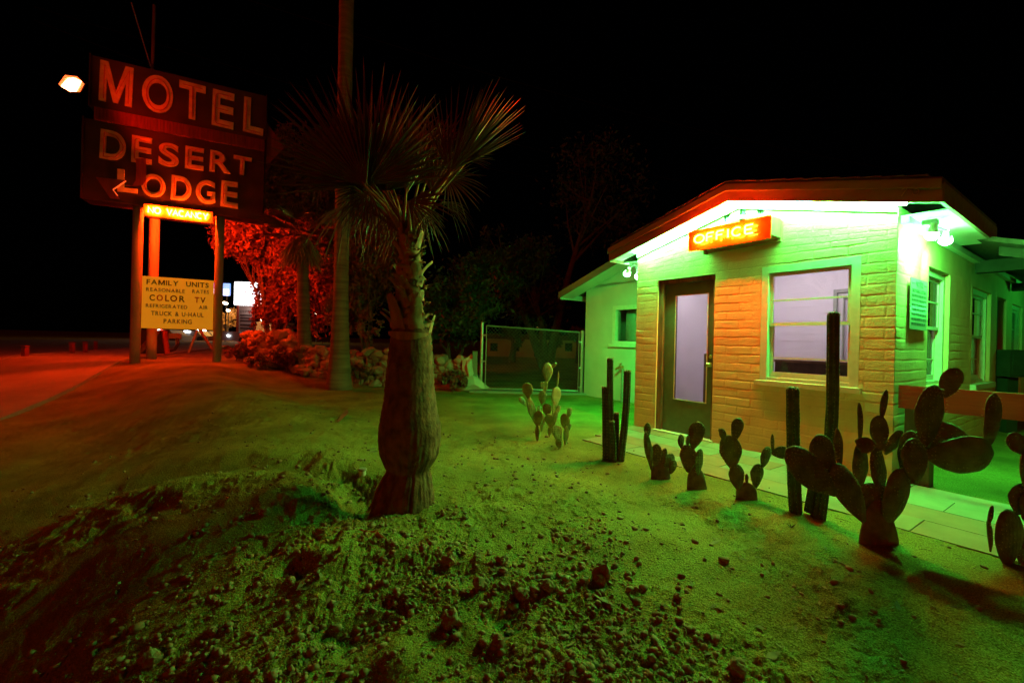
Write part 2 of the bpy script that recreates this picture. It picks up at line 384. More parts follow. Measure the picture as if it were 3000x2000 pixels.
me.polygons.add(len(quads)); me.polygons.foreach_set('loop_start', np.arange(0, quads.size, 4)); me.polygons.foreach_set('loop_total', np.full(len(quads), 4))
me.polygons.foreach_set('use_smooth', np.ones(len(quads), bool))
me.update(calc_edges=True); me.materials.append(M['dirt'])
g = bpy.data.objects.new('ground', me); COL.objects.link(g); tag(g, kind='structure')

# sidewalk and road on the left, following the rise of the ground
e1 = gpt(395, 1052); e0 = gpt(0, 1232)
dr = (e1 - e0); dr.z = 0; dr.normalize(); nl = Vector((-dr.y, dr.x, 0))
def strip(name, off0, off1, s0, s1, m, lift, nu=60, nv=6):
    mb = MB(); vs = []
    for i in range(nu + 1):
        s_ = s0 + (s1 - s0) * (i / nu) ** 1.0
        for j in range(nv + 1):
            q = e0 + dr * s_ + nl * (off0 + (off1 - off0) * j / nv)
            vs.append((q.x, q.y, float(base_h(q.x, q.y)) + lift(s_)))
    vs2 = [(x, y, z - 0.25) for x, y, z in vs]
    n = nv + 1; fs = [(i * n + j, (i + 1) * n + j, (i + 1) * n + j + 1, i * n + j + 1) for i in range(nu) for j in range(nv)]
    o = len(vs)
    for i in range(nu):
        fs.append((i * n, i * n + o, (i + 1) * n + o, (i + 1) * n)); fs.append((i * n + nv, (i + 1) * n + nv, (i + 1) * n + nv + o, i * n + nv + o))
    mb.add(vs + vs2, fs)
    return tag(mb.build(name, m, smooth=False), kind='structure')
strip('pavement', 0, 2.6, -9, 60, 'walk', lambda s: 0.045)
M['asphalt'] = mat('asphalt', (0.16, 0.12, 0.10), 0.9, 0.25, 3, 0.004, 80)
strip('road', 2.9, 14, -9, 60, 'asphalt', lambda s: 0.02)
strip('kerb', 2.62, 2.84, -9, 60, 'walk', lambda s: 0.055, nv=1)

# paver walkway in front of the office
mb = MB(FB); vs = []
rows = [0.04, -0.30, -0.64, -0.98, -1.32]
mats = []
k = 0
for r_ in range(4):
    x = 0.02 + (0.0 if r_ % 2 == 0 else -0.3)
    if r_ == 3: x = 0.3
    while x < 7.2:
        L = 0.61
        x0, x1 = max(x, 0.02 + 0.08 * r_), x + L
        if x1 - x0 > 0.1:
            mb.cur = rng.choice([0, 0, 1, 2]); z = 0.018 + rng.uniform(-.0015, .0015)
            if not (x1 > 2.92 and False):
                y1, y0 = rows[r_] - 0.003, rows[r_ + 1] + 0.003
                mb.box(x0 + .003, x1 - .003, y0, y1, -0.03, z)
        x += L
mb.cur = 3; mb.box(0.33, 7.2, -1.30, 0.036, -0.05, 0.009); 
M['paver'] = mat('grey_paver', (0.27, 0.29, 0.20), 0.85, 0.12, 5, 0.002, 100)
M['paver2'] = mat('tan_paver', (0.32, 0.20, 0.12), 0.85, 0.12, 5, 0.002, 100)
M['paver3'] = mat('sand_paver', (0.30, 0.25, 0.15), 0.85, 0.12, 5, 0.002, 100)
M['joint'] = mat('paver_joint', (0.05, 0.08, 0.06), 0.95, 0.2, 20)
tag(mb.build('walkway', ['paver', 'paver2', 'paver3', 'joint']), kind='structure')

# ------------------------------------------------------------ office building
BASE = FB @ Vector((0, 0, 0))
bld = thing('motel_office', BASE, 'small cream painted block office with low gable roof, glazed door and sash window', 'building', rotz=R(-55.25))
W = 2.92; AP = 1.46
def ztop(x): return 2.865 - 0.247 * abs(x - AP)
BL = 0.30; CR = 0.1
def block_relief(u, v):
    r_ = np.floor(v / CR); off = np.where(r_ % 2 == 0, 0, BL / 2)
    b_ = np.floor((u + off) / BL); fu = (u + off) / BL - b_; fv = v / CR - r_
    wob = 0.10 * vn(u * 7, v * 3) + .05 * vn(u * 21, v * 9)
    ev = np.minimum(fv + wob, 1 - fv - wob) * CR; eu = np.minimum(fu + .3 * wob, 1 - fu - .3 * wob) * BL
    rnd = _G[(r_.astype(int) * 7) & 255, (b_.astype(int) * 13) & 255]; rn2 = _G[(r_.astype(int) * 3 + 9) & 255, (b_.astype(int) * 5) & 255]
    fade = 0.25 + 1.2 * np.clip(vn(u * 2.3 + 5, v * 2.9) + .40, 0, 1)
    line = np.minimum(sstep(ev / (0.007 + .006 * (rnd + .5))), 1.6 * sstep(eu / 0.010) - .6)
    return 0.008 + fade * (line * (0.0012 + 0.0012 * (rnd + .5)) + 0.0012 * rn2 * line) + 0.0020 * fbm(u, v, 9, 5) + .003 * fbm(u, v, 1.7, 2)
def wall_grid(us, vs_, holes, top, place, name, m, parent, relief=block_relief):
    U, V = np.meshgrid(us, vs_)
    D = relief(U, V)
    cut = 2.2; vm = vs_[-1]
    tp = np.array([top(u) for u in us])[None, :]
    V2 = np.where(V > cut, cut + (V - cut) * (tp - cut) / (vm - cut), V)
    P = [place(u, v, d_) for u, v, d_ in zip(U.ravel(), V2.ravel(), D.ravel())]
    n = len(us); fs = []
    for i in range(len(vs_) - 1):
        vc = (vs_[i] + vs_[i + 1]) / 2
        for j in range(n - 1):
            uc = (us[j] + us[j + 1]) / 2
            if any(h[0] < uc < h[1] and h[2] < vc < h[3] for h in holes): continue
            fs.append((i * n + j, i * n + j + 1, (i + 1) * n + j + 1, (i + 1) * n + j))
    mb = MB(FB); mb.add(P, fs)
    return mb.build(name, m, parent, smooth=True)
def lines(a0, a1, step, extra):
    L = list(np.arange(a0, a1, step)) + [a1]
    L = [q for q in L if all(abs(q - e) > step * .45 for e in extra)] + [e for e in extra if a0 <= e <= a1]
    return np.array(sorted(set(L)))
DX0, DX1, DZ = 0.355, 1.19, 2.08
WX0, WX1, WZ0, WZ1 = 1.745, 2.655, 0.80, 2.085
us = lines(0, W, 0.0075, [DX0, DX1, WX0, WX1]); vs_ = lines(-0.05, 2.9, 0.0055, [DZ, WZ0, WZ1])
VENTS = ((1.322, 2.735), (1.512, 2.765), (1.712, 2.735), (1.512, 2.645))
vv = lambda u, z: 2.2 + (z - 2.2) * .7 / (ztop(u) - 2.2)
vh = [(x_ - .036, x_ + .036, vv(x_, z_ - .036), vv(x_, z_ + .036)) for x_, z_ in VENTS]
us = lines(0, W, 0.0075, [DX0, DX1, WX0, WX1] + [q for h_ in vh for q in h_[:2]]); vs_ = lines(-0.05, 2.9, 0.0055, [DZ, WZ0, WZ1] + [q for h_ in vh for q in h_[2:]])
wall_grid(us, vs_, [(DX0, DX1, -1, DZ), (WX0, WX1, WZ0, WZ1)] + vh, lambda u: ztop(u) - 0.0, lambda u, v, d_: (u, -d_ * min(1, 40 * min(u + .001, W - u + .001)) if False else -d_, v), 'front_wall', 'wallpaint', bld)
# right side wall: openings (y0, y1, z0, z1)
S1 = (1.0, 1.87, 0.83, 2.075); S2 = (3.03, 4.22, 0.78, 2.05); S3 = (4.66, 5.47, -1, 2.05); S4 = (5.95, 7.05, 0.4, 2.03)
us = lines(0, 8.4, 0.012, [q for s_ in (S1, S2, S3, S4) for q in s_[:2]]); vs_ = lines(-0.05, 2.52, 0.007, [S1[2], S1[3], S2[2], S2[3], S4[2], S4[3]])
wall_grid(us, vs_, [S1, S2, S3, S4], lambda u: 2.50, lambda u, v, d_: (W + d_ - .008, u, v), 'side_wall', 'wallpaint', bld)
# left side of the front block and corner fill
us = lines(0, 2.03, 0.03, []); vs_ = lines(-0.05, 2.52, 0.0125, [])
wall_grid(us, vs_, [], lambda u: 2.50, lambda u, v, d_: (-d_ + .008, 2.03 - u, v), 'left_wall', 'wallpaint', bld)
# wider rear block (annex) front wall
AX0, AY = -3.14, 2.03
mb = MB(FB)
AW = (-2.30, -1.20, 1.20, 2.00)
def annex_box(x0, x1, z0, z1): mb.box(x0, x1, AY, AY + .15, z0, z1)
def zann(x): return 3.48 - 0.33 * abs(x + 0.11)
annex_box(AX0, AW[0], -0.1, 2.5); annex_box(AW[1], -0.005, -.1, 2.5); annex_box(AW[0], AW[1], -.1, AW[2]); annex_box(AW[0], AW[1], AW[3], 2.5)
mb.prism([(AX0, 2.5), (-0.11, 2.5), (-0.11, zann(-0.11) - .05), (AX0, zann(AX0) - .05)], AY, AY + .15)
mb.box(AX0, AX0 + .15, AY + .15, 8.4, -.1, 2.5)
mb.build('rear_wall', 'stucco', bld)
# reveals of the front openings
mb = MB(FB)
mb.box(DX0 - .10, DX0, -0.004, 0.16, -.02, DZ + .08); mb.box(DX1, DX1 + .10, -0.004, 0.16, -.02, DZ + .08); mb.box(DX0, DX1, -0.004, 0.16, DZ, DZ + .08)
mb.build('door_reveal', 'wallpaint', bld); mb = MB(FB)
mb.box(WX0 - .08, WX0, -0.004, 0.16, WZ0, WZ1 + .06); mb.box(WX1, WX1 + .08, -0.004, 0.16, WZ0, WZ1 + .06); mb.box(WX0, WX1, -0.004, 0.16, WZ1, WZ1 + .06); mb.box(WX0, WX1, 0.01, 0.16, WZ0 - .08, WZ0 - .002)
mb.build('window_reveal', 'wallpaint', bld)
for s_ in (S1, S2, S4):
    mb = MB(FB)
    mb.box(W - .16, W + .002, s_[0] - .08, s_[0], s_[2], s_[3]); mb.box(W - .16, W + .002, s_[1], s_[1] + .08, s_[2], s_[3]); mb.box(W - .16, W + .002, s_[0] - .08, s_[1] + .08, s_[3], s_[3] + .07)
    mb.box(W - .16, W + .002, s_[0], s_[1], s_[2] - .07, s_[2] - .001)
    mb.build('window_reveal', 'wallpaint', bld)
s_ = S3; mb = MB(FB)
mb.box(W - .16, W + .002, s_[0] - .08, s_[0], 0, s_[3]); mb.box(W - .16, W + .002, s_[1], s_[1] + .08, 0, s_[3]); mb.box(W - .16, W + .002, s_[0] - .08, s_[1] + .08, s_[3], s_[3] + .07)
mb.build('door_reveal', 'wallpaint', bld)
# door
mb = MB(FB)
mb.box(DX0, DX0 + .075, 0.02, 0.12, 0, DZ); mb.box(DX1 - .035, DX1, 0.02, 0.12, 0, DZ); mb.box(DX0 + .075, DX1 - .035, 0.02, 0.12, DZ - .06, DZ)
mb.build('door_frame', 'jamb', bld)
mb = MB(FB); dx0, dx1 = DX0 + .08, DX1 - .04; gx0, gx1, gz0, gz1 = 0.60, 1.075, 0.47, 1.86
for bx in ((dx0, gx0, .02, DZ - .065), (gx1, dx1, .02, DZ - .065), (gx0, gx1, .02, gz0), (gx0, gx1, gz1, DZ - .065)): mb.box(bx[0], bx[1], 0.055, 0.10, bx[2], bx[3])
door = mb.build('door', 'doorpaint', bld)
mb = MB(FB)
t_ = .012
for bx in ((gx0, gx0 + t_, gz0, gz1), (gx1 - t_, gx1, gz0, gz1), (gx0 + t_, gx1 - t_, gz0, gz0 + t_), (gx0 + t_, gx1 - t_, gz1 - t_, gz1)): mb.box(bx[0], bx[1], 0.048, 0.053, bx[2], bx[3])
mb.build('glazing_bead', 'trim', door)
MB(FB).box(gx0, gx1, 0.075, 0.079, gz0, gz1).build('pane', 'glass', door)
mb = MB(FB); kx = 1.115
mb.tube([(kx, .055, .96), (kx, .015, .96)], [.012, .010], 10); mb.tube([(kx, .016, .96), (kx, .008, .96), (kx, -.01, .96), (kx, -.02, .96)], [.014, .026, .028, .012], 12)
mb.tube([(kx, .055, .96), (kx, .048, .96)], [.028, .026], 12)
mb.build('handle', 'brass', door, smooth=True)
MB(FB).tube([(kx, .055, 1.06), (kx, .042, 1.06)], [.022, .018], 12).build('lock', 'brass', door, smooth=True)
mb = MB(FB); mb.box(DX0 - .03, DX1 + .02, -0.055, 0.12, -0.02, 0.035); mb.build('threshold', 'stucco', bld)
# front sash window
def sash_window(F, place, x0, x1, z0, z1, parent, muntins=(0.28, 0.76), sill=True, pane='glass', frame='trim', mid=None):
    """place(x0,x1,d0,d1,z0,z1): box across the opening, d = depth into the wall"""
    t = .072
    fr = MB(F)
    def B(mb, x0_, x1_, d0, d1, z0_, z1_): mb.box(*place(x0_, x1_, d0, d1, z0_, z1_))
    B(fr, x0, x0 + t, -.012, .10, z0, z1); B(fr, x1 - t, x1, -.012, .10, z0, z1); B(fr, x0 + t, x1 - t, -.012, .10, z1 - t, z1); B(fr, x0 + t, x1 - t, .0, .10, z0, z0 + t * .5)
    f = fr.build('window', frame, parent)
    mid = mid or (z0 + z1) / 2
    a0, a1 = x0 + t + .002, x1 - t - .002
    for nm, lo, hi, dd, mu in (('upper_sash', mid - .018, z1 - t - .002, .02, muntins[0]), ('lower_sash', z0 + t * .5 + .002, mid + .018, .052, muntins[1])):
        s = MB(F); q = .034
        B(s, a0, a0 + q, dd, dd + .028, lo, hi); B(s, a1 - q, a1, dd, dd + .028, lo, hi)
        B(s, a0 + q, a1 - q, dd, dd + .028, hi - q, hi); B(s, a0 + q, a1 - q, dd, dd + .028, lo, lo + (q if nm[0] == 'u' else q * 1.7))
        zz = z1 - (z1 - z0) * mu
        B(s, a0 + q, a1 - q, dd + .003, dd + .022, zz - .008, zz + .008)
        s.build(nm, frame, f)
        p = MB(F); B(p, a0 + q, a1 - q, dd + .012, dd + .015, lo + q, hi - q); p.build('pane', pane, f)
    if sill:
        s = MB(F); B(s, x0 - .035, x1 + .03, -.065, .06, z0 - .055, z0 - .0015); s.build('sill', frame, f)
    return f
sash_window(FB, lambda x0, x1, d0, d1, z0, z1: (x0, x1, d0, d1, z0, z1), WX0, WX1, WZ0 + .03, WZ1, bld, (0.30, 0.80), mid=1.45)
side = lambda x0, x1, d0, d1, z0, z1: (W - d1, W - d0, x0, x1, z0, z1)
sideD = lambda x0, x1, d0, d1, z0, z1: (W - d1 - .05, W - d0 - .05, x0, x1, z0, z1)
sash_window(FB, sideD, S1[0], S1[1], S1[2], S1[3], bld, (0.27, 0.78))
sash_window(FB, sideD, S2[0], S2[1], S2[2], S2[3], bld, (0.25, 0.75), pane='darkglass')
sash_window(FB, sideD, S4[0], S4[1], S4[2], S4[3], bld, (0.25, 0.75), pane='darkglass', sill=False)
mb = MB(FB); mb.box(W - .14, W - .09, S3[0], S3[1], 0, S3[3]); mb.build('side_door', 'doorpaint', bld)
mb = MB(FB); mb.box(W - .05, W + .06, S2[0] - .05, S2[1] + .05, S2[2] - .07, S2[2] - .002); mb.build('sill', 'stucco', bld)
# annex window
an = lambda x0, x1, d0, d1, z0, z1: (x0, x1, AY + d0, AY + d1, z0, z1)
mb = MB(FB); t = .09
for bx in ((AW[0], AW[0] + t, AW[2], AW[3]), (AW[1] - t, AW[1], AW[2], AW[3]), (AW[0] + t, AW[1] - t, AW[3] - t, AW[3]), (AW[0] + t, AW[1] - t, AW[2], AW[2] + .05)):
    mb.box(bx[0], bx[1], AY - .03, AY + .08, bx[2], bx[3])
wf = mb.build('window', 'trim', bld)
MB(FB).box(AW[0] - .06, AW[1] + .06, AY - .07, AY + .02, AW[2] - .07, AW[2] - .002).build('sill', 'trim', wf)
MB(FB).box(AW[0] + t, AW[1] - t, AY + .05, AY + .055, AW[2] + .05, AW[3] - t).build('pane', 'glass', wf)
mb = MB(FB)
mb.box(AW[0] + .05, AW[1], AY + .35, AY + .36, AW[2], AW[3])
mb.build('curtain', 'curtain', wf)
mb = MB(FB)
for q in range(9): mb.box(AW[0] + .42 + q * .07, AW[0] + .46 + q * .07, AY + .30 + .02 * (q % 2), AY + .33, AW[2], AW[3])
mb.build('drape', 'doorpaint', wf)
# roofs
def gable_roof(name, apx, zfn, x0, x1, y0, y1, th=.05, over_m='shingle'):
    mb = MB(FB)
    mb.prism([(x0, zfn(x0)), (apx, zfn(apx)), (x1, zfn(x1)), (x1, zfn(x1) + th), (apx, zfn(apx) + th), (x0, zfn(x0) + th)], y0, y1)
    return mb.build(name, over_m, bld)
zf = lambda x: 3.01 - 0.255 * abs(x - AP)            # roof deck underside in front (fascia top)
X0, X1 = -0.34, 3.26
rf = gable_roof('roof', AP, lambda x: zf(x) + .0, X0, X1, -.275, 1.97)
# shingle courses lapping along the rake
mb = MB(FB)
for sgn in (-1, 1):
    for k in range(12):
        a_ = k * .155; xa = AP + sgn * a_; xb = AP + sgn * (a_ + .17)
        if abs(xb - AP) > 1.82: break
        zt = .052 + rng.uniform(0, .006)
        mb.prism([(xa, zf(xa) + zt), (xb, zf(xb) + zt), (xb, zf(xb) + zt + .016), (xa, zf(xa) + zt + .004)], -.300 - rng.uniform(0, .01), 1.98)
mb.build('shingles', 'shingle', rf)
mb = MB(FB)   # rake fascia boards
for sgn, xe in ((-1, X0 + .02), (1, X1 - .0)):
    mb.prism([(AP, zf(AP) - .002), (AP, zf(AP) - .155), (xe, zf(xe) - .155), (xe, zf(xe) - .002)], -.265, -.24)
    mb.prism([(AP, zf(AP) + .03), (AP, zf(AP) - .045), (xe, zf(xe) - .045), (xe, zf(xe) + .03)], -.298, -.277)
mb.build('fascia', 'fascia', bld)
mb = MB(FB)   # sloped soffit under the rake and eaves
for sgn, xe in ((-1, X0 + .02), (1, X1)):
    mb.prism([(AP, zf(AP) - .10), (xe, zf(xe) - .10), (xe, zf(xe) - .112), (AP, zf(AP) - .112)], -.239, 0.02)
mb.box(W + .01, X1 - .02, .03, 1.9, 2.40, 2.412)
mb.box(X0 + .04, -.01, .03, 1.9, 2.40, 2.412)
for sgn, xe in ((-1, 0.0), (1, W)):   # frieze board at the wall head
    mb.prism([(AP, zf(AP) - .113), (AP, zf(AP) - .20), (xe, zf(xe) - .20), (xe, zf(xe) - .113)], -.032, -.018)
mb.build('soffit', 'soffit', bld)
mb = MB(FB)
mb.box(X1 - .02, X1 + .005, -.238, 1.97, 2.40, 2.565); mb.build('eave_board', 'fascia', bld)
MB(FB).box(X0, X0 + .025, -.238, 1.97, 2.40, 2.565).build('eave_board', 'fascia', bld)
# rear block roof + porch
za = lambda x: zann(x)
rr = MB(FB)
XA0, XA1 = -3.62, 5.4
rr.prism([(XA0, za(XA0)), (-.11, za(-.11)), (XA1, za(XA1)), (XA1, za(XA1) + .05), (-.11, za(-.11) + .05), (XA0, za(XA0) + .05)], 1.64, 9)
rr = rr.build('rear_roof', 'shingle', bld)
for xa, xb in ((XA0, -.11), (3.28, XA1)):
    mb = MB(FB)
    mb.prism([(xa, za(xa) + .04), (xb, za(xb) + .04), (xb, za(xb) - .10), (xa, za(xa) - .10)], 1.60 if xa < 0 else 1.98, 1.63 if xa < 0 else 2.01)
    mb.build('rear_fascia', 'fascia' if xa < 0 else mat('porch_fascia_shaded', (.07, .04, .03), .8, .3, 9), bld)  # right-hand board coloured darker to imitate the porch shade
mb = MB(FB)
mb.box(XA0 + .02, XA0 + .045, 1.64, 9, za(XA0) - .12, za(XA0) - .002)
mb.prism([(XA0 + .05, za(XA0 + .05) - .09), (-.3, za(-.3) - .09), (-.3, za(-.3) - .10), (XA0 + .05, za(XA0 + .05) - .10)], 1.632, 2.028)
mb.build('rear_soffit', 'soffit', bld)
mb = MB(FB)
mb.box(W + .03, 6.6, 2.95, 3.09, 2.21, 2.36); mb.box(W + .03, 6.6, 5.6, 5.74, 2.21, 2.33)
mb.box(5.3, 5.42, 2.2, 8, 2.05, 2.2)
mb.build('porch_beam', mat('porch_beam_shaded', (.05, .035, .025), .8, .3, 9), bld)  # beam colour darkened to stand for wood the lamps leave unlit
mb = MB(FB)
for q in (1.15, 1.4): pass
mb.box(W + .01, W + .07, .03, 8.2, 2.34, 2.40)
mb.build('side_ledger', 'soffit', bld)
# gable vents: three little square holes with wire mesh
for vx, vz in VENTS:
    mb = MB(FB); t = .008; s_ = .036; y_ = .012
    for bx in ((vx - s_ - .006, vx - s_, vz - s_, vz + s_), (vx + s_, vx + s_ + .006, vz - s_, vz + s_), (vx - s_ - .006, vx + s_ + .006, vz + s_, vz + s_ + .006), (vx - s_ - .006, vx + s_ + .006, vz - s_ - .006, vz - s_)): mb.box(bx[0], bx[1], -.002, .15, bx[2], bx[3])
    mb.box(vx - s_ - .006, vx + s_ + .006, .151, .155, vz - s_ - .006, vz + s_ + .006)
    v_ = mb.build('vent', 'hole', bld)
    mb = MB(FB)
    for q in range(5):
        o_ = -s_ + q * s_ / 2
        mb.box(vx + o_ - .0022, vx + o_ + .0022, y_ - .004, y_, vz - s_, vz + s_)
        mb.box(vx - s_, vx + s_, y_ - .003, y_ + .001, vz + o_ - .0022, vz + o_ + .0022)
    mb.build('mesh_grille', 'galv', v_)
# house number
def glyph(ch, bold=0.0):
    key = (ch, bold)
    if key in glyph.c: return glyph.c[key]
    cu = bpy.data.curves.new('t', 'FONT'); cu.body = ch; cu.size = 1; cu.offset = bold; cu.resolution_u = 6
    ob = bpy.data.objects.new('t', cu); COL.objects.link(ob)
    bpy.context.view_layer.update()
    me = bpy.data.meshes.new_from_object(ob.evaluated_get(bpy.context.evaluated_depsgraph_get()))
    v = np.array([p.co[:2] for p in me.vertices]); f = [tuple(p.vertices) for p in me.polygons]
    ed = {}
    for q in f:
        for i in range(len(q)):
            e = (q[i], q[(i + 1) % len(q)]); ed[e] = 1
    border = [e for e in ed if (e[1], e[0]) not in ed]
    bpy.data.objects.remove(ob); bpy.data.curves.remove(cu); bpy.data.meshes.remove(me)
    mn, mx = v.min(0), v.max(0); v = (v - mn) / np.maximum(mx - mn, 1e-6)
    glyph.c[key] = (v, f, border, float((mx - mn)[0] / max(1e-6, (mx - mn)[1])), float((mx - mn)[0])); return glyph.c[key]
glyph.c = {}
_M = np.array([(0, 0), (0, 1), (.24, 1), (.5, .30), (.76, 1), (1, 1), (1, 0), (.79, 0), (.79, .60), (.57, .02), (.43, .02), (.21, .60), (.21, 0)], float)
for _b in (.03, .022): glyph.c[('M', _b)] = (_M, [tuple(range(13))], [(i, (i + 1) % 13) for i in range(13)], 1.0, .8)
def letter(mb, ch, quad, y, th=.012, bold=0.0):
    """one letter filling the quad (bl, br, tr, tl as (x,z)) on the plane y, standing th proud"""
    v, f, border, _, _ = glyph(ch, bold)
    bl, br, tr, tl = [Vector(q) for q in quad]
    P = [(bl * (1 - a) * (1 - b) + br * a * (1 - b) + tr * a * b + tl * (1 - a) * b) for a, b in v]
    n = len(P)
    mb.add([(p[0], y - th, p[1]) for p in P] + [(p[0], y, p[1]) for p in P], f + [(i, i + n, j + n, j) for i, j in border])
def word(mb, s, x0, x1, z0, z1, y, th=.006, bold=0.0):
    """a line of text stretched between x0 and x1"""
    ws = []; tot = 0; cap = glyph('H', bold)
    for ch in s:
        wd = 0.40 if ch == ' ' else glyph(ch, bold)[4] + 0.12
        ws.append(wd); tot += wd
    k = (x1 - x0) / tot; x = x0
    for ch, wd in zip(s, ws):
        if ch != ' ':
            zz0, zz1 = (z0, z1) if ch != '-' else (z0 + (z1 - z0) * .4, z0 + (z1 - z0) * .55)
            letter(mb, ch, ((x, zz0), (x + (wd - .12) * k, zz0), (x + (wd - .12) * k, zz1), (x, zz1)), y, th, bold)
        x += wd * k
mb = MB(FB)
pa, pb = onplane(FB, 2638, 576, -.265), onplane(FB, 2655, 552, -.265); pc, pd = onplane(FB, 2673, 574, -.265), onplane(FB, 2694, 552, -.265)
letter(mb, '7', ((pa.x, pa.z), (pb.x, pa.z), (pb.x + .01, pb.z), (pa.x + .01, pb.z)), -.266, .006, -0.03); letter(mb, '0', ((pc.x, pc.z), (pd.x, pc.z), (pd.x, pd.z), (pc.x, pd.z)), -.266, .006, -0.03)
mb.build('house_number', 'brass', bld)
# room behind the door and window
mb = MB(FB); rx0, rx1, ry0, ry1, rz1 = .05, W - .165, .165, 2.0, 2.38
mb.box(rx0 - .02, rx0, ry0, ry1, -.01, rz1); mb.box(rx0 - .02, rx1 + .02, ry1, ry1 + .02, -.01, rz1); mb.box(rx0 - .02, rx1 + .02, ry0, ry1 + .02, rz1, rz1 + .02)
mb.box(rx1 - .0, rx1 + .02, ry0, .9, -.01, rz1); mb.box(rx1, rx1 + .02, 1.95, ry1, -.01, rz1); mb.box(rx1, rx1 + .02, .9, 1.95, -.01, .8); mb.box(rx1, rx1 + .02, .9, 1.95, 2.1, rz1)
for q in range(1, 24):     # block courses showing through the paint
    for s0 in range(5):
        if rng.random() < .75: mb.box(rx0 + .05 + s0 * .5, rx0 + .5 + s0 * .5 - rng.uniform(0, .1), ry1 - .006, ry1, q * .1 + rng.uniform(-.003, .003), q * .1 + .008)
mb.build('room_wall', 'roomwall', bld)
mb = MB(FB); mb.box(rx0, rx1, ry0, ry1, -.02, 0.0); mb.build('room_floor', 'walk', bld)
cnt = thing('reception_counter', FB @ Vector((2.1, 1.0, 0)), 'dark reception counter seen through the office window', 'counter', rotz=R(-55.25))
mb = MB(FB); mb.box(1.62, 2.70, .62, .95, 0, 1.02); mb.build('counter_body', 'counter', cnt)
MB(FB).box(1.59, 2.72, .58, .98, 1.021, 1.05).build('counter_top', 'darkwood', cnt)
mb = MB(FB)
dd0 = onplane(FB, 2444, 848, 1.98)
mb.box(1.75, 1.79, 1.955, 1.992, 0, 2.01); mb.box(1.791, 2.60, 1.955, 1.992, 1.965, 2.01); mb.box(1.86, 1.875, 1.96, 1.992, 0, 1.90); mb.box(1.876, 2.5, 1.96, 1.992, 1.885, 1.90)
mb.build('inner_door_frame', 'grey', bld)
mb = MB(FB); mb.box(.445, 1.0, 1.0, 1.04, 0, 1.08); mb.build('gate_panel', 'darkwood', cnt)
rl = thing('ceiling_light', FB @ Vector((1.4, .95, 2.3)), 'flat white ceiling light inside the office room', 'lamp', rotz=R(-55.25))
MB(FB).box(1.0, 1.8, .75, 1.2, 2.34, 2.375).build('diffuser', emis('room_light', (1, .88, 1), 3.2), rl)
lamp('room_bulb', FB @ Vector((1.4, .95, 2.3)), rl, P_ROOM, (1, .93, .98), .15)
lamp('room_bulb', FB @ Vector((2.0, 1.1, 2.2)), rl, P_ROOM * .6, (1, .93, .98), .15)
lamp('room_bulb', FB @ Vector((.7, .9, 2.2)), rl, P_ROOM * .5, (1, .93, .98), .15)

# ------------------------------------------------------------ green rake tubes
for nm, xa, xb, lab in (('l', 0.02, 1.43, 'green fluorescent tube under the left slope of the office gable'), ('r', 1.52, 3.0, 'green fluorescent tube under the right slope of the office gable')):
    pa = Vector((xa, -.105, zf(xa) - .137)); pb = Vector((xb, -.105, zf(xb) - .137))
    t = thing('tube_light', FB @ pa, lab, 'lamp', 'green tubes under the gable')
    MB(FB).tube([pa, pb], .016, 8).build('tube', 'green_tube', t, smooth=True)
    mb = MB(FB)
    for s_ in (0.02, .5, .98):
        p = pa.lerp(pb, s_); mb.box(p.x - .015, p.x + .015, p.y - .02, p.y + .02, p.z + .017, p.z + .026)
    mb.build('holder', 'galv', t)

# green flood lamps on both corners
def flood(name, F, base, heads, label, P, target):
    t = thing(name, F @ Vector(base), label, 'lamp', 'green flood lamps at the office corners')
    mb = MB(F); mb.box(base[0] - .05, base[0] + .05, base[1] - .05, base[1] + .05, base[2] - .04, base[2]); mb.build('junction_box', 'grey', t)
    for h, dirn in heads:
        h = Vector(h); dv = Vector(dirn).normalized()
        MB(F).tube([Vector(base) - Vector((0, 0, .04)), (Vector(base) + h) / 2 - Vector((0, 0, .02)), h], .008, 6).build('arm', 'grey', t)
        sh = MB(F).tube([h, h + dv * .05, h + dv * .12], [.022, .03, .052], 14, cap=False).build('lamp_head', 'trim', t)
        MB(F).tube([h + dv * .085, h + dv * .125, h + dv * .15], [.045, .052, .03], 14).build('bulb', 'green_bulb', sh, smooth=True)
        if base[0] > 0 and abs(h.y - .30) < .001:
            lamp('bulb_light', F @ (h + dv * .17), t, 210, (.06, 1, .11), .06); continue
        lamp('bulb_light', F @ (h + dv * .17), t, P * (.45 if base[0] > 0 else 1), (.07, 1, .1) if base[0] > 0 else GREEN, .05, kind='SPOT', aim=F @ (h + dv), spot_size=R(165 if h.y == .30 else 128), spot_blend=.6)
    return t
flood('flood_lamp', FB, (3.06, .36, 2.40), [((3.10, .30, 2.36), (-.15, .2, -.9)), ((3.12, .62, 2.34), (-.15, .6, -.6))], 'bright green flood lamp pair under the right eave beside the notice plate', P_GREEN_R / 2, None)
flood('flood_lamp', FB, (-.14, .08, 2.40), [((-.16, .0, 2.32), (-.65, .35, -.6)), ((-.08, .10, 2.30), (-.25, .35, -.75))], 'green flood lamp pair under the left eave corner of the office', P_GREEN_L / 2, None)
pl = thing('porch_lamp', FB @ Vector((4.3, 6.2, 2.2)), 'green porch lamp lighting the far end of the side wall', 'lamp')
MB(FB).lathe([(.05, 2.32), (.09, 2.30), (.10, 2.20), (.06, 2.16)], 14, (4.3, 6.2)).build('shade', 'green_bulb', pl)
lamp('porch_bulb', FB @ Vector((4.3, 6.2, 2.05)), pl, P_PORCH, GREEN, .06)

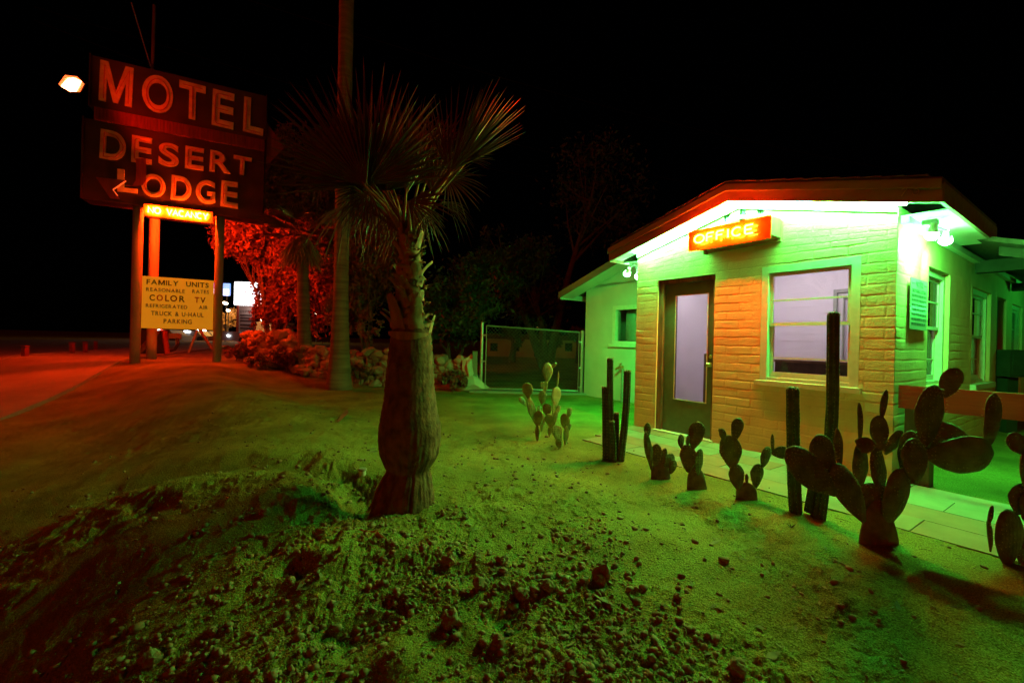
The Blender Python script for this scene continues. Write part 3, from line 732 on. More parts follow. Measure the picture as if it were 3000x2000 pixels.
# ------------------------------------------------------------ neon strokes
def arc(cx, cy_, rx, ry, a0, a1, n=14): return [(cx + rx * math.cos(R(a0 + (a1 - a0) * i / n)), cy_ + ry * math.sin(R(a0 + (a1 - a0) * i / n))) for i in range(n + 1)]
STROKE = {
 'O': [arc(.5, .5, .5, .5, 90, 448, 22)], 'F': [[(0.0, 0), (0.0, .85), (.12, 1), (.95, 1)], [(0, .52), (.75, .52)]],
 'I': [[(.5, 0), (.5, 1)]], 'C': [arc(.5, .5, .5, .5, 48, 312, 18)],
 'E': [[(.95, 0), (.12, 0), (0, .1), (0, .9), (.12, 1), (.95, 1)], [(0, .5), (.8, .5)]],
 'N': [[(0, 0), (0, 1), (1, 0), (1, 1)]], 'V': [[(0, 1), (.5, 0), (1, 1)]], 'A': [[(0, 0), (.5, 1), (1, 0)], [(.22, .38), (.78, .38)]],
 'Y': [[(0, 1), (.5, .5), (1, 1)], [(.5, .5), (.5, 0)]]}
def neon(mb, s, x0, x1, z0, z1, y, r, gap=.28, skew=0.0):
    wd = {'I': .22, ' ': .7, 'O': 1.0, 'C': .9, 'E': .72, 'F': .72}
    tot = sum(wd.get(c, .85) + gap for c in s) - gap; k = (x1 - x0) / tot; x = x0
    for c in s:
        w_ = wd.get(c, .85)
        for st in STROKE.get(c, []):
            mb.tube([(x + u * w_ * k, y, z0 + v * (z1 - z0) + skew * (x - x0)) for u, v in st], r, 6)
        x += (w_ + gap) * k
# OFFICE sign
ofs = thing('office_sign', FB @ Vector((1.45, 0, 2.36)), 'orange box sign with glowing red OFFICE neon above the door', 'sign', rotz=R(-55.25))
ox0, ox1, oz0, oz1, oy = .987, 1.952, 2.344, 2.586, -.272
MB(FB).box(ox0, ox1, oy, oy + .006, oz0, oz1).build('panel', 'officepanel', ofs)
mb = MB(FB); mb.box(ox0 + .02, ox1 - .004, oy + .007, -.05, oz0 + .035, oz1 - .01); mb.box(ox0 + .10, ox1 + .0, -.05, -.012, oz0 + .0, oz0 + .034); mb.box(ox1 - .03, ox1 - .0, -.05, -.014, oz0 + .034, oz1 - .02)
mb.box(ox0 + .08, ox0 + .12, -.08, -.03, oz0 - .02, oz0 + .034)
mb.build('cabinet', mat('orange_cabinet', (0.45, 0.2, 0.1), .5), ofs)
mb = MB(FB)
neon(mb, 'OFFICE', ox0 + .115, ox1 - .16, oz0 + .075, oz1 - .075, oy - .050, .0095)
mb.build('neon_letters', 'red_neon', ofs)
mb = MB(FB)
for q in range(9): mb.tube([(ox0 + .12 + q * .085, oy, oz0 + .08), (ox0 + .12 + q * .085, oy - .042, oz0 + .08)], .004, 5)
mb.build('tube_standoffs', 'trim', ofs)
# notice plate
pq = thing('notice_plate', FB @ Vector((W, .57, 1.42)), 'pale enamel notice plate screwed to the side wall by the corner', 'sign', rotz=R(-55.25) + R(90))
FP = FB @ Matrix.Translation((W + .022, .30, 0)) @ Matrix.Rotation(R(90), 4, 'Z')
MB(FP).box(0, .55, -.006, 0, 1.40, 1.885).build('plate', 'plaque', pq)
mb = MB(FP)
word(mb, 'NOTICE', .16, .40, 1.815, 1.862, -.0065, .001)
mb.box(.04, .13, -.0075, -.0065, 1.835, 1.841); mb.box(.43, .52, -.0075, -.0065, 1.835, 1.841)
word(mb, 'TRESPASSING LOITERING', .04, .51, 1.755, 1.785, -.0065, .001)
for q in range(7):
    z_ = 1.715 - q * .045; x_ = .04
    while x_ < .50:
        l_ = rng.uniform(.03, .08); mb.box(x_, min(.51, x_ + l_), -.0075, -.0065, z_, z_ + .02); x_ += l_ + .015
mb.build('lettering', 'plaqueink', pq)

# ------------------------------------------------------------ wooden rail with post at the corner
fr = thing('rail_fence', FB @ Vector((3.06, .13, 0)), 'reddish wooden plank rail on a square post beside the office corner', 'fence', rotz=R(-55.25))
rt0, rt1 = onplane(FB, 2632, 1128, .02), onplane(FB, 3000, 1150, .02)
mb = MB(FB); zr = .885
mb.box(W + .03, 6.8, .0, .045, zr - .205, zr); mb.build('plank', 'rail', fr)
for x_ in (2.985, 5.4):
    mb = MB(FB); mb.box(x_, x_ + .17, .05, .20, -.05, zr - .03); mb.build('post', 'darkwood', fr)
# mailbox-like cabinet on a post at the right edge
mbx = onside(FB, 2960, 1030, 4.0)
bx = thing('meter_box', FB @ Vector((3.95, 2.7, 0)), 'green grey metal box on a post at the right edge', 'box', rotz=R(-55.25))
pA = at(2961, 1024, 6.5); pB = at(2965, 1104, 6.5)
mb = MB(); mb.box(pA.x, pA.x + .56, 6.5, 6.9, pB.z, pA.z); mb.build('cabinet', 'meterpaint', bx)
mb = MB(); mb.box(pA.x + .08, pA.x + .24, 6.6, 6.75, -.02, pB.z - .01); mb.build('post', 'meterpaint', bx)
mb = MB(); mb.box(pA.x + .03, pA.x + .53, 6.49, 6.497, pB.z + .02, pA.z - .02); mb.build('door', 'meterpaint', bx)
# stand pipe and tap on the rear wall
sp = thing('standpipe', FB @ Vector((-1.25, 1.9, 0)), 'grey standpipe with tap against the rear green wall', 'pipe', rotz=R(-55.25))
q0 = onplane(FB, 1822, 1175, 1.92); q1 = onplane(FB, 1824, 1080, 1.92)
MB(FB).tube([(q0.x, 1.92, -.02), (q0.x, 1.92, q1.z)], .03, 10).build('pipe', 'grey', sp)
mb = MB(FB); mb.tube([(q0.x, 1.92, q1.z), (q0.x, 1.92, q1.z + .04), (q0.x - .04, 1.89, q1.z + .05), (q0.x - .12, 1.84, q1.z - .02)], [.03, .03, .022, .018], 8); mb.tube([(q0.x - .05, 1.9, q1.z + .05), (q0.x - .05, 1.9, q1.z + .1)], .01, 6); mb.box(q0.x - .09, q0.x - .01, 1.892, 1.908, q1.z + .095, q1.z + .11)
mb.build('tap', 'brass', sp)

# ------------------------------------------------------------ chain link gate
G0, G1 = Vector((-.70, 10.25, 0)), Vector((1.66, 10.25, 0)); gz_ = lambda x: 0.02
gt = thing('chain_link_gate', G0, 'galvanised chain link gate between the rubble wall and office', 'gate')
ztl = at(1413, 952, 10.25).z; ztr = at(1705, 972, 10.25).z
FG = I4
mb = MB(); mb.tube([(-.70, 10.27, -.1), (-.70, 10.27, ztl + .04)], .035, 10); mb.lathe([(.038, ztl + .04), (.03, ztl + .07), (.005, ztl + .08)], 10, (-.70, 10.27)); mb.build('gate_post', 'galv', gt)
mb = MB(); mb.tube([(1.64, 10.27, -.1), (1.64, 10.27, ztr + .03)], .042, 10); mb.build('gate_post', 'galv', gt)
x0, x1 = -.60, 1.56
mb = MB()
mb.tube([(x0, 10.25, .08), (x0, 10.25, ztl - .01), (x1, 10.25, ztr - .01), (x1, 10.25, .08)], .02, 8, closed=True)
mb.build('gate_frame', 'galv', gt)
mb = MB()
for z_ in (.15, ztl - .25, .7): mb.box(-.70, x0, 10.235, 10.262, z_, z_ + .03)
for z_ in (.15, .6, ztr - .25): mb.box(x1, 1.64, 10.235, 10.262, z_, z_ + .03)
mb.build('hinge', 'galv', gt)
mb = MB(); hh = ztr - .1; sp_ = .085
def clipline(xa, za_, xb, zb):
    # clip to the gate rectangle
    P = []; x_lo, x_hi, z_lo = x0, x1, .08
    zt = lambda x: ztl - .01 + (ztr - ztl) * (x - x0) / (x1 - x0)
    for i in range(41):
        t = i / 40; x = xa + (xb - xa) * t; z = za_ + (zb - za_) * t
        if x_lo <= x <= x_hi and z_lo <= z <= zt(x): P.append((x, z))
    return (P[0], P[-1]) if len(P) > 1 else None
k = -30
while k < 60:
    for sg in (1, -1):
        xs = x0 + k * sp_
        L = clipline(xs, .08, xs + sg * 1.7, 1.78)
        if L: mb.tube([(L[0][0], 10.25 + sg * .003, L[0][1]), (L[1][0], 10.25 + sg * .003, L[1][1])], .0017, 3, cap=False)
    k += 1
mb.build('chain_mesh', 'wire', gt)
mb = MB(); mb.box(-.95, 1.85, 10.05, 10.4, -.05, .045); tag(mb.build('gate_kerb', 'walk'), kind='structure')
wp = thing('wooden_stake', (-.86, 10.32, 0), 'short dark wooden stake between rubble wall and gate post', 'post')
mb = MB(); mb.box(-.91, -.80, 10.27, 10.37, -.05, .93); mb.build('shaft', 'post', wp); mb = MB(); mb.box(-.915, -.795, 10.265, 10.375, .931, .95); mb.build('cap', 'darkwood', wp)

# ------------------------------------------------------------ rubble stone wall
def rock_mesh(mb, c, r, seed, sq=(1, 1, 1), sub=1):
    ph = (1 + 5 ** .5) / 2
    key = 'ico%d' % sub
    if key not in rock_mesh.c:
        import bmesh
        bm = bmesh.new(); bmesh.ops.create_icosphere(bm, subdivisions=sub, radius=1)
        bm.verts.index_update()
        rock_mesh.c[key] = ([v.co.copy() for v in bm.verts], [tuple(v.index for v in f.verts) for f in bm.faces]); bm.free()
    vs, fs = rock_mesh.c[key]
    rot = Matrix.Rotation(seed * 1.7, 3, 'Z') @ Matrix.Rotation(seed * .9, 3, 'X')
    o = []
    for v in vs:
        n_ = mnoise.noise(v * 1.1 + Vector((seed * 3.1, seed, 0))) * .55 + mnoise.noise(v * 2.7 + Vector((seed, 0, seed))) * .22
        q = rot @ v
        o.append(Vector(c) + Vector((q.x * sq[0], q.y * sq[1], q.z * sq[2])) * r * (1 + n_))
    mb.add(o, fs)
rock_mesh.c = {}
WP = [(-1.0, 10.55), (-2.6, 10.9), (-4.6, 11.35), (-6.4, 12.1), (-7.9, 13.2)]
mb = MB(); sd_ = 1
for k in range(len(WP) - 1):
    A_, B_ = Vector((*WP[k], 0)), Vector((*WP[k + 1], 0)); L = (B_ - A_).length; s_ = 0
    while s_ < L:
        p = A_.lerp(B_, s_ / L); z0 = float(base_h(p.x, p.y)) - .05
        hgt = .78 + .08 * math.sin(p.x * 1.7); z_ = z0
        while z_ < z0 + hgt:
            r_ = rng.uniform(.10, .17); sd_ += 1
            for dd in (-.08, .12): rock_mesh(mb, (p.x + rng.uniform(-.05, .05), p.y + dd + rng.uniform(-.05, .05), z_ + r_ * .6), r_, sd_ * .37 + dd, (1.15, .9, .85), 2)
            z_ += r_ * 1.25
        s_ += rng.uniform(.19, .26)
for q in range(26):
    x_ = -7.2 + q * .1; y_ = 12.4 - q * .03; rock_mesh(mb, (x_, y_ - rng.uniform(.1, .5), float(base_h(x_, y_)) + .08), rng.uniform(.09, .17), q * 1.3 + 50, (1.2, 1, .8), 2)
sw = mb.build('rubble_wall', 'rubble'); tag(sw, 'low wall of piled pale and reddish field stones behind the palms', 'wall')
mb = MB(); rock_mesh(mb, (-1.0, 10.35, .18), .30, 4.4, (1.3, .8, .9), 2); rock_mesh(mb, (-.98, 10.38, .52), .20, 7.4, (.8, .7, 1.6), 2)
tag(mb.build('boulder', 'stucco', smooth=False), 'pale upright boulder ending the rubble wall by the gate', 'rock')

# ------------------------------------------------------------ big palm in the middle
pb_ = Vector((PALM[0], PALM[1], H(*PALM) - .02))
palm = thing('fan_palm', pb_, 'stout fan palm with bulging bark trunk in the middle of the yard', 'palm')
PY = 3.20
def px2r(xl, xr, y): a_ = at(xl, y, PY); b_ = at(xr, y, PY); return ((a_.x + b_.x) / 2, (b_.x - a_.x) / 2, (a_.z + b_.z) / 2)
prof = [(1085, 1274, 1500), (1092, 1272, 1470), (1106, 1268, 1430), (1124, 1264, 1395), (1137, 1256, 1375), (1127, 1267, 1358), (1116, 1283, 1330), (1111, 1290, 1290), (1113, 1290, 1250), (1121, 1281, 1205), (1127, 1276, 1170), (1131, 1270, 1120), (1137, 1267, 1060), (1144, 1264, 1000), (1150, 1260, 965), (1164, 1243, 930), (1168, 1232, 850), (1172, 1228, 780), (1176, 1224, 720), (1182, 1218, 690)]
P = [px2r(*q) for q in prof]
NR = 110; NA = 120
zs = np.array([q[2] for q in P]); rs = np.array([q[1] for q in P]); cx = np.array([q[0] for q in P])
zz = np.linspace(zs[0] - .06, zs[-1], NR); vs = []
for z_ in zz:
    r_ = float(np.interp(z_, zs, rs)); c_ = float(np.interp(z_, zs, cx))
    low = 1 - min(1, max(0, (z_ - zs[3]) / .5)); up_ = 1 if z_ > zs[4] else 0
    for j in range(NA):
        an = 2 * math.pi * j / NA
        rid = math.cos(an * 26 + 1.3 * mnoise.noise(Vector((math.cos(an) * 2, math.sin(an) * 2, z_ * 2)))* 3)
        gro = abs(mnoise.noise(Vector((math.cos(an) * 7, math.sin(an) * 7, z_ * 1.6))))
        rr = r_ * (1 + .014 * rid * (low if z_ < zs[4] + .25 else .15) - .075 * low * max(0, .16 - gro) / .16 + .022 * mnoise.noise(Vector((math.cos(an) * 1.5, math.sin(an) * 1.5, z_ * 4))))
        rr += .0032 * math.sin(z_ * 210 + 2.5 * mnoise.noise(Vector((math.cos(an) * 2, math.sin(an) * 2, z_)))) * (1 - low)
        rr += .004 * mnoise.noise(Vector((math.cos(an) * 22, math.sin(an) * 22, z_ * 9)))
        vs.append((c_ + rr * math.cos(an), PY + rr * math.sin(an), z_))
fs = [(i * NA + j, i * NA + (j + 1) % NA, (i + 1) * NA + (j + 1) % NA, (i + 1) * NA + j) for i in range(NR - 1) for j in range(NA)]
mb = MB(); mb.add(vs, fs); mb.build('trunk', 'palmbark', palm, smooth=True)
# leaf bases (boots)
mb = MB()
def boot(z_, an, L, wd, flare, droop=0):
    c_ = float(np.interp(z_, zs, cx)); r_ = float(np.interp(z_, zs, rs)) + .004
    out = Vector((math.cos(an), math.sin(an), 0)); tan = Vector((-math.sin(an), math.cos(an), 0)); vs = []
    n = 7
    for i in range(n):
        t = i / (n - 1)
        p = Vector((c_, PY, z_)) + out * (r_ + flare * t ** 1.8 + .006) + Vector((0, 0, L * (t - droop * t * t))) + tan * (.02 * math.sin(seed_ + t * 2))
        w_ = wd * (1 - .42 * t ** .9) * (1.0 if i < n - 1 else .7)
        for s_ in (-1, -.5, 0, .5, 1):
            curl = out * (-.30 * wd * s_ * s_ * (1 - t * .4) + .10 * wd * t * abs(s_))
            vs.append(p + tan * w_ * s_ + curl + Vector((0, 0, .006 * math.sin(9 * s_ + seed_))))
    fs = [(i * 5 + j, i * 5 + j + 1, (i + 1) * 5 + j + 1, (i + 1) * 5 + j) for i in range(n - 1) for j in range(4)]
    inner = [Vector(v) - out * .006 for v in vs]; o = len(vs)
    mb.add(vs + inner, fs + [tuple(q + o for q in f[::-1]) for f in fs] + [((n - 1) * 5 + j, (n - 1) * 5 + j + 1, (n - 1) * 5 + j + 1 + o, (n - 1) * 5 + j + o) for j in range(4)])
z_ = zs[14] - .02; an = .3; k = 0
while z_ < zs[-1] - .02:
    seed_ = k * 1.3
    boot(z_ + rng.uniform(-.01, .01), an + rng.uniform(-.3, .3), rng.uniform(.07, .14), rng.uniform(.036, .060) * (1.15 - .3 * (z_ - zs[14]) / (zs[-1] - zs[14])), rng.choice([.008, .02, .035, .05, .08]), rng.choice([0, 0, .3, .6])); an += 2.399; z_ += .0085; k += 1
seed_ = 3; boot(zs[14], R(235), .30, .07, .05, .2); boot(zs[14] + .01, R(300), .24, .055, .05)
mb.build('leaf_bases', 'boot', palm, smooth=True)
def ribbon(mb, pts, wds, side_):
    vs = []
    for p, w_ in zip(pts, wds): vs += [p - side_ * w_, p + side_ * w_]
    mb.add(vs, [(2 * i, 2 * i + 1, 2 * i + 3, 2 * i + 2) for i in range(len(pts) - 1)])
mb = MB()   # a dead strap wrapped around the trunk under the leaf bases
for (y0_, dx_, al0, al1, w_) in ((975, 0, 200, 330, .022), (955, 0, 180, 300, .018)):
    pts = []; 
    for q in range(12):
        an = R(al0 + (al1 - al0) * q / 11); z_ = at(1200, y0_, PY).z - .02 * math.sin(q * .28) + .006 * q * (1 if y0_ == 955 else -.1)
        c_ = float(np.interp(z_, zs, cx)); r_ = float(np.interp(z_, zs, rs)) + .022
        pts.append(Vector((c_ + r_ * math.cos(an), PY + r_ * math.sin(an), z_)))
    ribbon(mb, pts, [w_ * (.3 + math.sin(math.pi * q / 11)) for q in range(12)], Vector((0, 0, 1)))
mb.build('dead_strap', 'boot', palm, smooth=True)

def fan(parent, hub, mid, normal, R_, spread, n, droop, petiole=None, m='frond', seed=0, join=.42, lw=1.0):
    """fan leaf: leaflets radiate from the hub around direction mid in the plane with given normal"""
    hub = Vector(hub); mid = Vector(mid).normalized(); nm_ = Vector(normal); nm_ = (nm_ - mid * nm_.dot(mid)).normalized(); sx = mid.cross(nm_).normalized()
    r2 = random.Random(seed); mb = MB()
    for k in range(n):
        a_ = R(-spread / 2 + spread * k / (n - 1)) + r2.uniform(-.02, .02)
        d = mid * math.cos(a_) + sx * math.sin(a_)
        side_ = (-mid * math.sin(a_) + sx * math.cos(a_))
        Lk = R_ * (1 - .22 * abs(a_ / R(spread / 2)) ** 2) * r2.uniform(.85, 1.05)
        dr_ = droop * r2.uniform(.4, 1.7); tw = r2.uniform(-.25, .25)
        half = R(spread / (n - 1)) * .5
        N = 8; L_, C_, R2 = [], [], []
        for i in range(N + 1):
            t = i / N; s_ = Lk * t
            p = hub + d * s_ + nm_ * (-.05 * Lk * math.sin(math.pi * t) * 0 + tw * .12 * s_ * t) + Vector((0, 0, -dr_ * Lk * max(0, t - .35) ** 2))
            wj = math.tan(half) * Lk * join * lw
            w_ = math.tan(half) * s_ * lw if t < join else wj * (1 - ((t - join) / (1 - join)) ** 1.3) * .92 + .0006
            fold = nm_ * (w_ * .55)
            L_.append(p - side_ * w_ - fold); C_.append(p + fold); R2.append(p + side_ * w_ - fold)
        vs = [q for tr in zip(L_, C_, R2) for q in tr]
        mb.add(vs, [(3 * i + j, 3 * i + j + 1, 3 * i + j + 4, 3 * i + j + 3) for i in range(N) for j in range(2)])
    f = mb.build('frond', m, parent)
    if petiole is not None:
        a_ = Vector(petiole); m1 = a_.lerp(hub, .5) + Vector((0, 0, .03))
        MB().tube([a_, m1, hub, hub + mid * R_ * .06], [.017, .011, .008, .003], 7).build('petiole', 'boot' if m == 'frond' else m, f, smooth=True)
    return f
top = at(1192, 690, PY)
def FN(hx, hy, dY, tx, ty, tdY, spread, n, droop=.12, nrm=(0, -1, .25), lw=1.0, seed=1, pet=True, join=.42):
    h_ = at(hx, hy, PY + dY); t_ = at(tx, ty, PY + tdY)
    fan(palm, h_, t_ - h_, nrm, (t_ - h_).length, spread, n, droop, top + Vector((rng.uniform(-.03, .03), dY * .1, 0)) if pet else None, seed=seed, lw=lw, join=join)
FN(1075, 540, .05, 1020, 175, .0, 178, 40, .02, (0.1, -1, .15), 1.15, 1)
FN(1072, 548, -.05, 865, 265, -.2, 80, 18, .05, (.3, -1, .1), 1.0, 2)
FN(1068, 545, .12, 935, 560, .1, 120, 22, .25, (0, -1, -.3), .9, 3)
FN(1085, 560, -.02, 1020, 690, -.1, 95, 14, .4, (.4, -1, 0), .8, 4)
FN(1195, 590, -.10, 1340, 610, -.2, 110, 18, .35, (-.2, -1, .6), .9, 5)
FN(1190, 570, .15, 1225, 275, .3, 42, 16, .02, (.7, -1, 0), .9, 6)
FN(1325, 500, .05, 1520, 265, .1, 44, 20, .02, (.7, -.8, .1), 1.3, 7)
FN(1318, 510, .0, 1380, 235, .0, 75, 18, .05, (-.2, -1, .1), .9, 8)
FN(1310, 520, -.05, 1420, 590, -.1, 120, 15, .45, (0, -1, .2), .7, 9)
FN(1260, 560, .1, 1330, 400, .3, 80, 18, .05, (0, -1, 0), .9, 10)
FN(1130, 560, .35, 1130, 300, .5, 150, 30, .05, (0, -1, .1), 1.2, 11)
FN(960, 460, .25, 880, 560, .25, 110, 18, .6, (0, -1, .2), .8, 12)
FN(1140, 520, .5, 1060, 350, .8, 130, 26, .1, (0, -1, 0), 1.2, 13)
FN(1230, 520, .45, 1290, 420, .7, 110, 22, .15, (0, -1, 0), 1.1, 14)
FN(1105, 590, .2, 1090, 720, .25, 130, 16, .4, (0, -1, 0), .7, 15)
FN(1240, 600, .2, 1250, 700, .3, 110, 14, .4, (0, -1, 0), .7, 16, pet=True)
FN(1050, 480, .3, 960, 300, .2, 120, 26, .12, (.2, -1, .2), 1.0, 17)
FN(1110, 500, .6, 1110, 260, .9, 150, 30, .06, (0, -1, 0), 1.1, 18)
FN(1000, 520, .1, 860, 500, .0, 90, 18, .35, (.2, -1, .3), .8, 19)
FN(1270, 470, .5, 1240, 320, .8, 100, 22, .1, (0, -1, 0), 1.0, 20)
FN(1370, 470, .1, 1440, 420, .1, 110, 18, .3, (0, -1, .2), .8, 21)
for sd__, (hx_, hy_, tx_, ty_) in enumerate(((1150, 610, 1110, 740), (1225, 620, 1285, 700), (1030, 600, 960, 690), (1300, 590, 1380, 640), (1180, 640, 1160, 760), (1120, 560, 1020, 640))):
    h_ = at(hx_, hy_, PY + .15 * (sd__ % 3)); t_ = at(tx_, ty_, PY + .1 * (sd__ % 2))
    fan(palm, h_, t_ - h_, (.3 * (sd__ % 2), -1, .3), (t_ - h_).length * 1.15, 60 + 14 * (sd__ % 3), 11, .9, top, 'deadfrond', 40 + sd__, lw=.6)

# ------------------------------------------------------------ tall palm trunks
def tall_palm(name, bx_, by_, wb, wm, Y_, topz, lean, label, crown_z=None, skirt=False):
    b = Vector((bx_, Y_, float(base_h(bx_, Y_)) - .05)); t = thing(name, b, label, 'palm', 'tall slender palms behind the stout palm')
    N = 60; zz = [b.z + (topz - b.z) * (i / N) ** 1.3 for i in range(N + 1)]
    mb = MB(); pts = [(b.x + lean[0] * (z - b.z), b.y + lean[1] * (z - b.z), z) for z in zz]
    rr = [wm + (wb - wm) * math.exp(-(z - b.z) / .9) * (1) + .004 * math.sin(z * 31) for z in zz]
    mb.tube(pts, rr, 28, ribs=(9, .02)); mb.build('trunk', 'talltrunk', t, smooth=True)
    return t, Vector(pts[-1])
pa = gz(995, 1138, .0)
t1, tp1 = tall_palm('tall_palm', -3.93, 10.08, .30, .155, 10.08, 13.5, (-.005, 0), 'tall bare palm trunk rising out of the frame left of the stout palm')
for k in range(12):
    an = k * .9; d = Vector((math.cos(an), math.sin(an), rng.uniform(-.5, .7)))
    fan(t1, tp1 + d * .7, d, Vector((0, 0, 1)) - d * .5, .9, 120, 18, .3, tp1, seed=60 + k)
t2, tp2 = tall_palm('tall_palm', -5.50, 11.75, .26, .135, 11.75, 3.85, (-.045, 0), 'short skirted palm glowing red beside the motel sign')
for k in range(16):   # dead skirt hanging round the trunk
    an = k * 2 * math.pi / 16; d = Vector((math.cos(an) * .5, math.sin(an) * .5, -1))
    fan(t2, tp2 + Vector((math.cos(an) * .18, math.sin(an) * .18, -.05 - .25 * (k % 2))), d, Vector((math.cos(an), math.sin(an), 0)), rng.uniform(.6, .95), 70, 10, .1, None, 'skirt', 80 + k)
for k in range(14):
    an = k * 2.4; d = Vector((math.cos(an), math.sin(an), rng.uniform(-.2, .9)))
    fan(t2, tp2 + d * .45, d, Vector((0, 0, 1)) - d * .4, rng.uniform(.6, .8), 130, 18, .35, tp2, 'frond', 110 + k)

# ------------------------------------------------------------ trees
def leaves(mb, c, rad3, n, size, seed, shell=.45):
    r_ = np.random.default_rng(seed)
    nb = max(6, n // 55)
    u = r_.normal(size=(nb, 3)); u /= np.linalg.norm(u, axis=1)[:, None]
    cl = u * (shell + (1 - shell) * r_.random((nb, 1)) ** .5)
    ci = r_.integers(0, nb, n)
    p = np.array(c) + (cl[ci] + r_.normal(size=(n, 3)) * .13) * np.array(rad3)
    d = r_.normal(size=(n, 3)); d /= np.linalg.norm(d, axis=1)[:, None]
    e = r_.normal(size=(n, 3)); e = np.cross(d, e); e /= np.linalg.norm(e, axis=1)[:, None]
    s_ = size * (0.6 + .8 * r_.random((n, 1)))
    v = np.stack([p - d * s_, p + e * s_ * .38, p + d * s_, p - e * s_ * .38], 1).reshape(-1, 3)
    o = len(mb.v); mb.v.extend(map(tuple, v.tolist())); k = np.arange(n * 4).reshape(n, 4) + o
    mb.f.extend(map(tuple, k.tolist())); mb.mi.extend([0] * n)
    return np.array(c) + cl * np.array(rad3)
def tree(name, base, lobes, label, cat, trunk_r, n, size, m='leaf', seed=1, group=None, flowers=0, trunks=1):
    t = thing(name, base, label, cat, group)
    mb = MB(); tips = []
    for i, (c, r3, fr_) in enumerate(lobes): tips.append((Vector(c), leaves(mb, c, r3, int(n * fr_), size, seed + i)))
    crown = mb.build('crown', m, t)
    mb = MB(); r2 = random.Random(seed); b = Vector(base)
    for c, tp in tips:
        root = b + Vector((r2.uniform(-.1, .1), r2.uniform(-.1, .1), -.05))
        m1 = root.lerp(c, .45) + Vector((r2.uniform(-.15, .15), r2.uniform(-.15, .15), .2))
        mb.tube([root, m1, c], [trunk_r, trunk_r * .6, trunk_r * .25], 8)
        for q in tp[:: max(1, len(tp) // 14)]:
            q = Vector(q); a_ = m1.lerp(c, r2.uniform(.2, .9)); mm = a_.lerp(q, .5) + Vector((r2.uniform(-.1, .1),) * 3)
            mb.tube([a_, mm, q], [trunk_r * .28, trunk_r * .16, trunk_r * .06], 5)
    mb.build('trunk', 'branch', t)
    if flowers:
        mb = MB()
        for c, tp in tips: leaves(mb, c, (lobes[0][1][0] * 1.02, lobes[0][1][1] * 1.02, lobes[0][1][2]), flowers // len(tips), size * .7, seed + 99)
        tag(mb.build('flowers', 'flower', t), kind='stuff')
    return t
def lobe(px, py, Y_, rx, rz, fr_): p = at(px, py, Y_); return ((p.x, p.y, p.z), (rx * Y_ / F_PX, rx * Y_ / F_PX * .8, rz * Y_ / F_PX), fr_)
tb = at(700, 1000, 15.5); 
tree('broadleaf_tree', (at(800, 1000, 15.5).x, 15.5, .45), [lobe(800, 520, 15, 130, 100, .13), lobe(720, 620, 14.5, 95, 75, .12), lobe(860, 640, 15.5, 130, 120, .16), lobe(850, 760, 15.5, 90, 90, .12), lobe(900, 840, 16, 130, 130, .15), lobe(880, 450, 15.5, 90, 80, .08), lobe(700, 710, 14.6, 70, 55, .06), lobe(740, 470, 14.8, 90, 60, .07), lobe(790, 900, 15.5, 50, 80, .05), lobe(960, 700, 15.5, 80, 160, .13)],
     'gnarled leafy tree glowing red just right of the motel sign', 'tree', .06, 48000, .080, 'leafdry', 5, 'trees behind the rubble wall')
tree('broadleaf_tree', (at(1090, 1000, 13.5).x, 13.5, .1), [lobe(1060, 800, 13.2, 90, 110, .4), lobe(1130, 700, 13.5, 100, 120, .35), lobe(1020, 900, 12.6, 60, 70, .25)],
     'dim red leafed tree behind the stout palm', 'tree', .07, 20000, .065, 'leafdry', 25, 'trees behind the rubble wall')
tree('oleander', (at(1330, 1030, 12.4).x, 12.4, 0), [lobe(1330, 900, 12.2, 95, 100, .45), lobe(1250, 950, 12, 60, 70, .25), lobe(1400, 840, 12.8, 90, 110, .3)],
     'dark flowering oleander bush beside the chain link gate', 'shrub', .06, 9000, .07, 'leaf', 45, None, 500)
tree('broadleaf_tree', (at(1600, 1000, 17).x, 17, .1), [lobe(1560, 840, 17, 110, 130, .4), lobe(1740, 560, 18, 150, 170, .35), lobe(1480, 760, 16.5, 90, 90, .25)],
     'almost black tree rising behind the chain link gate and office', 'tree', .2, 8000, .09, 'leaf', 65, 'trees behind the rubble wall')
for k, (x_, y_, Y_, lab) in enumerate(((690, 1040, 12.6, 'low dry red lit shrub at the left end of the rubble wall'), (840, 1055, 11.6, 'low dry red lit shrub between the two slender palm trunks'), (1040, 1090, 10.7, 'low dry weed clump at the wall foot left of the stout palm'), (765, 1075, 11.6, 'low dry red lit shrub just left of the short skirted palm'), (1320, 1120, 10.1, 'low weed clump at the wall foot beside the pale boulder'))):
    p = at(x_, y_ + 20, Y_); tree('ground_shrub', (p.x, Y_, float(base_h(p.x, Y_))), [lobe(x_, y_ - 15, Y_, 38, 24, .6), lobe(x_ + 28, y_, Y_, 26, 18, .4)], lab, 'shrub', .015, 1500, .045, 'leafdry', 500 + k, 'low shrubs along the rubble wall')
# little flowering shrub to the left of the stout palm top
tree('flowering_shrub', (at(1075, 1010, 11.6).x, 11.6, .1), [lobe(1080, 955, 11.6, 40, 45, 1)], 'small red flowering bush over the rubble wall left of the stout palm', 'shrub', .03, 900, .05, 'leafdry', 77)

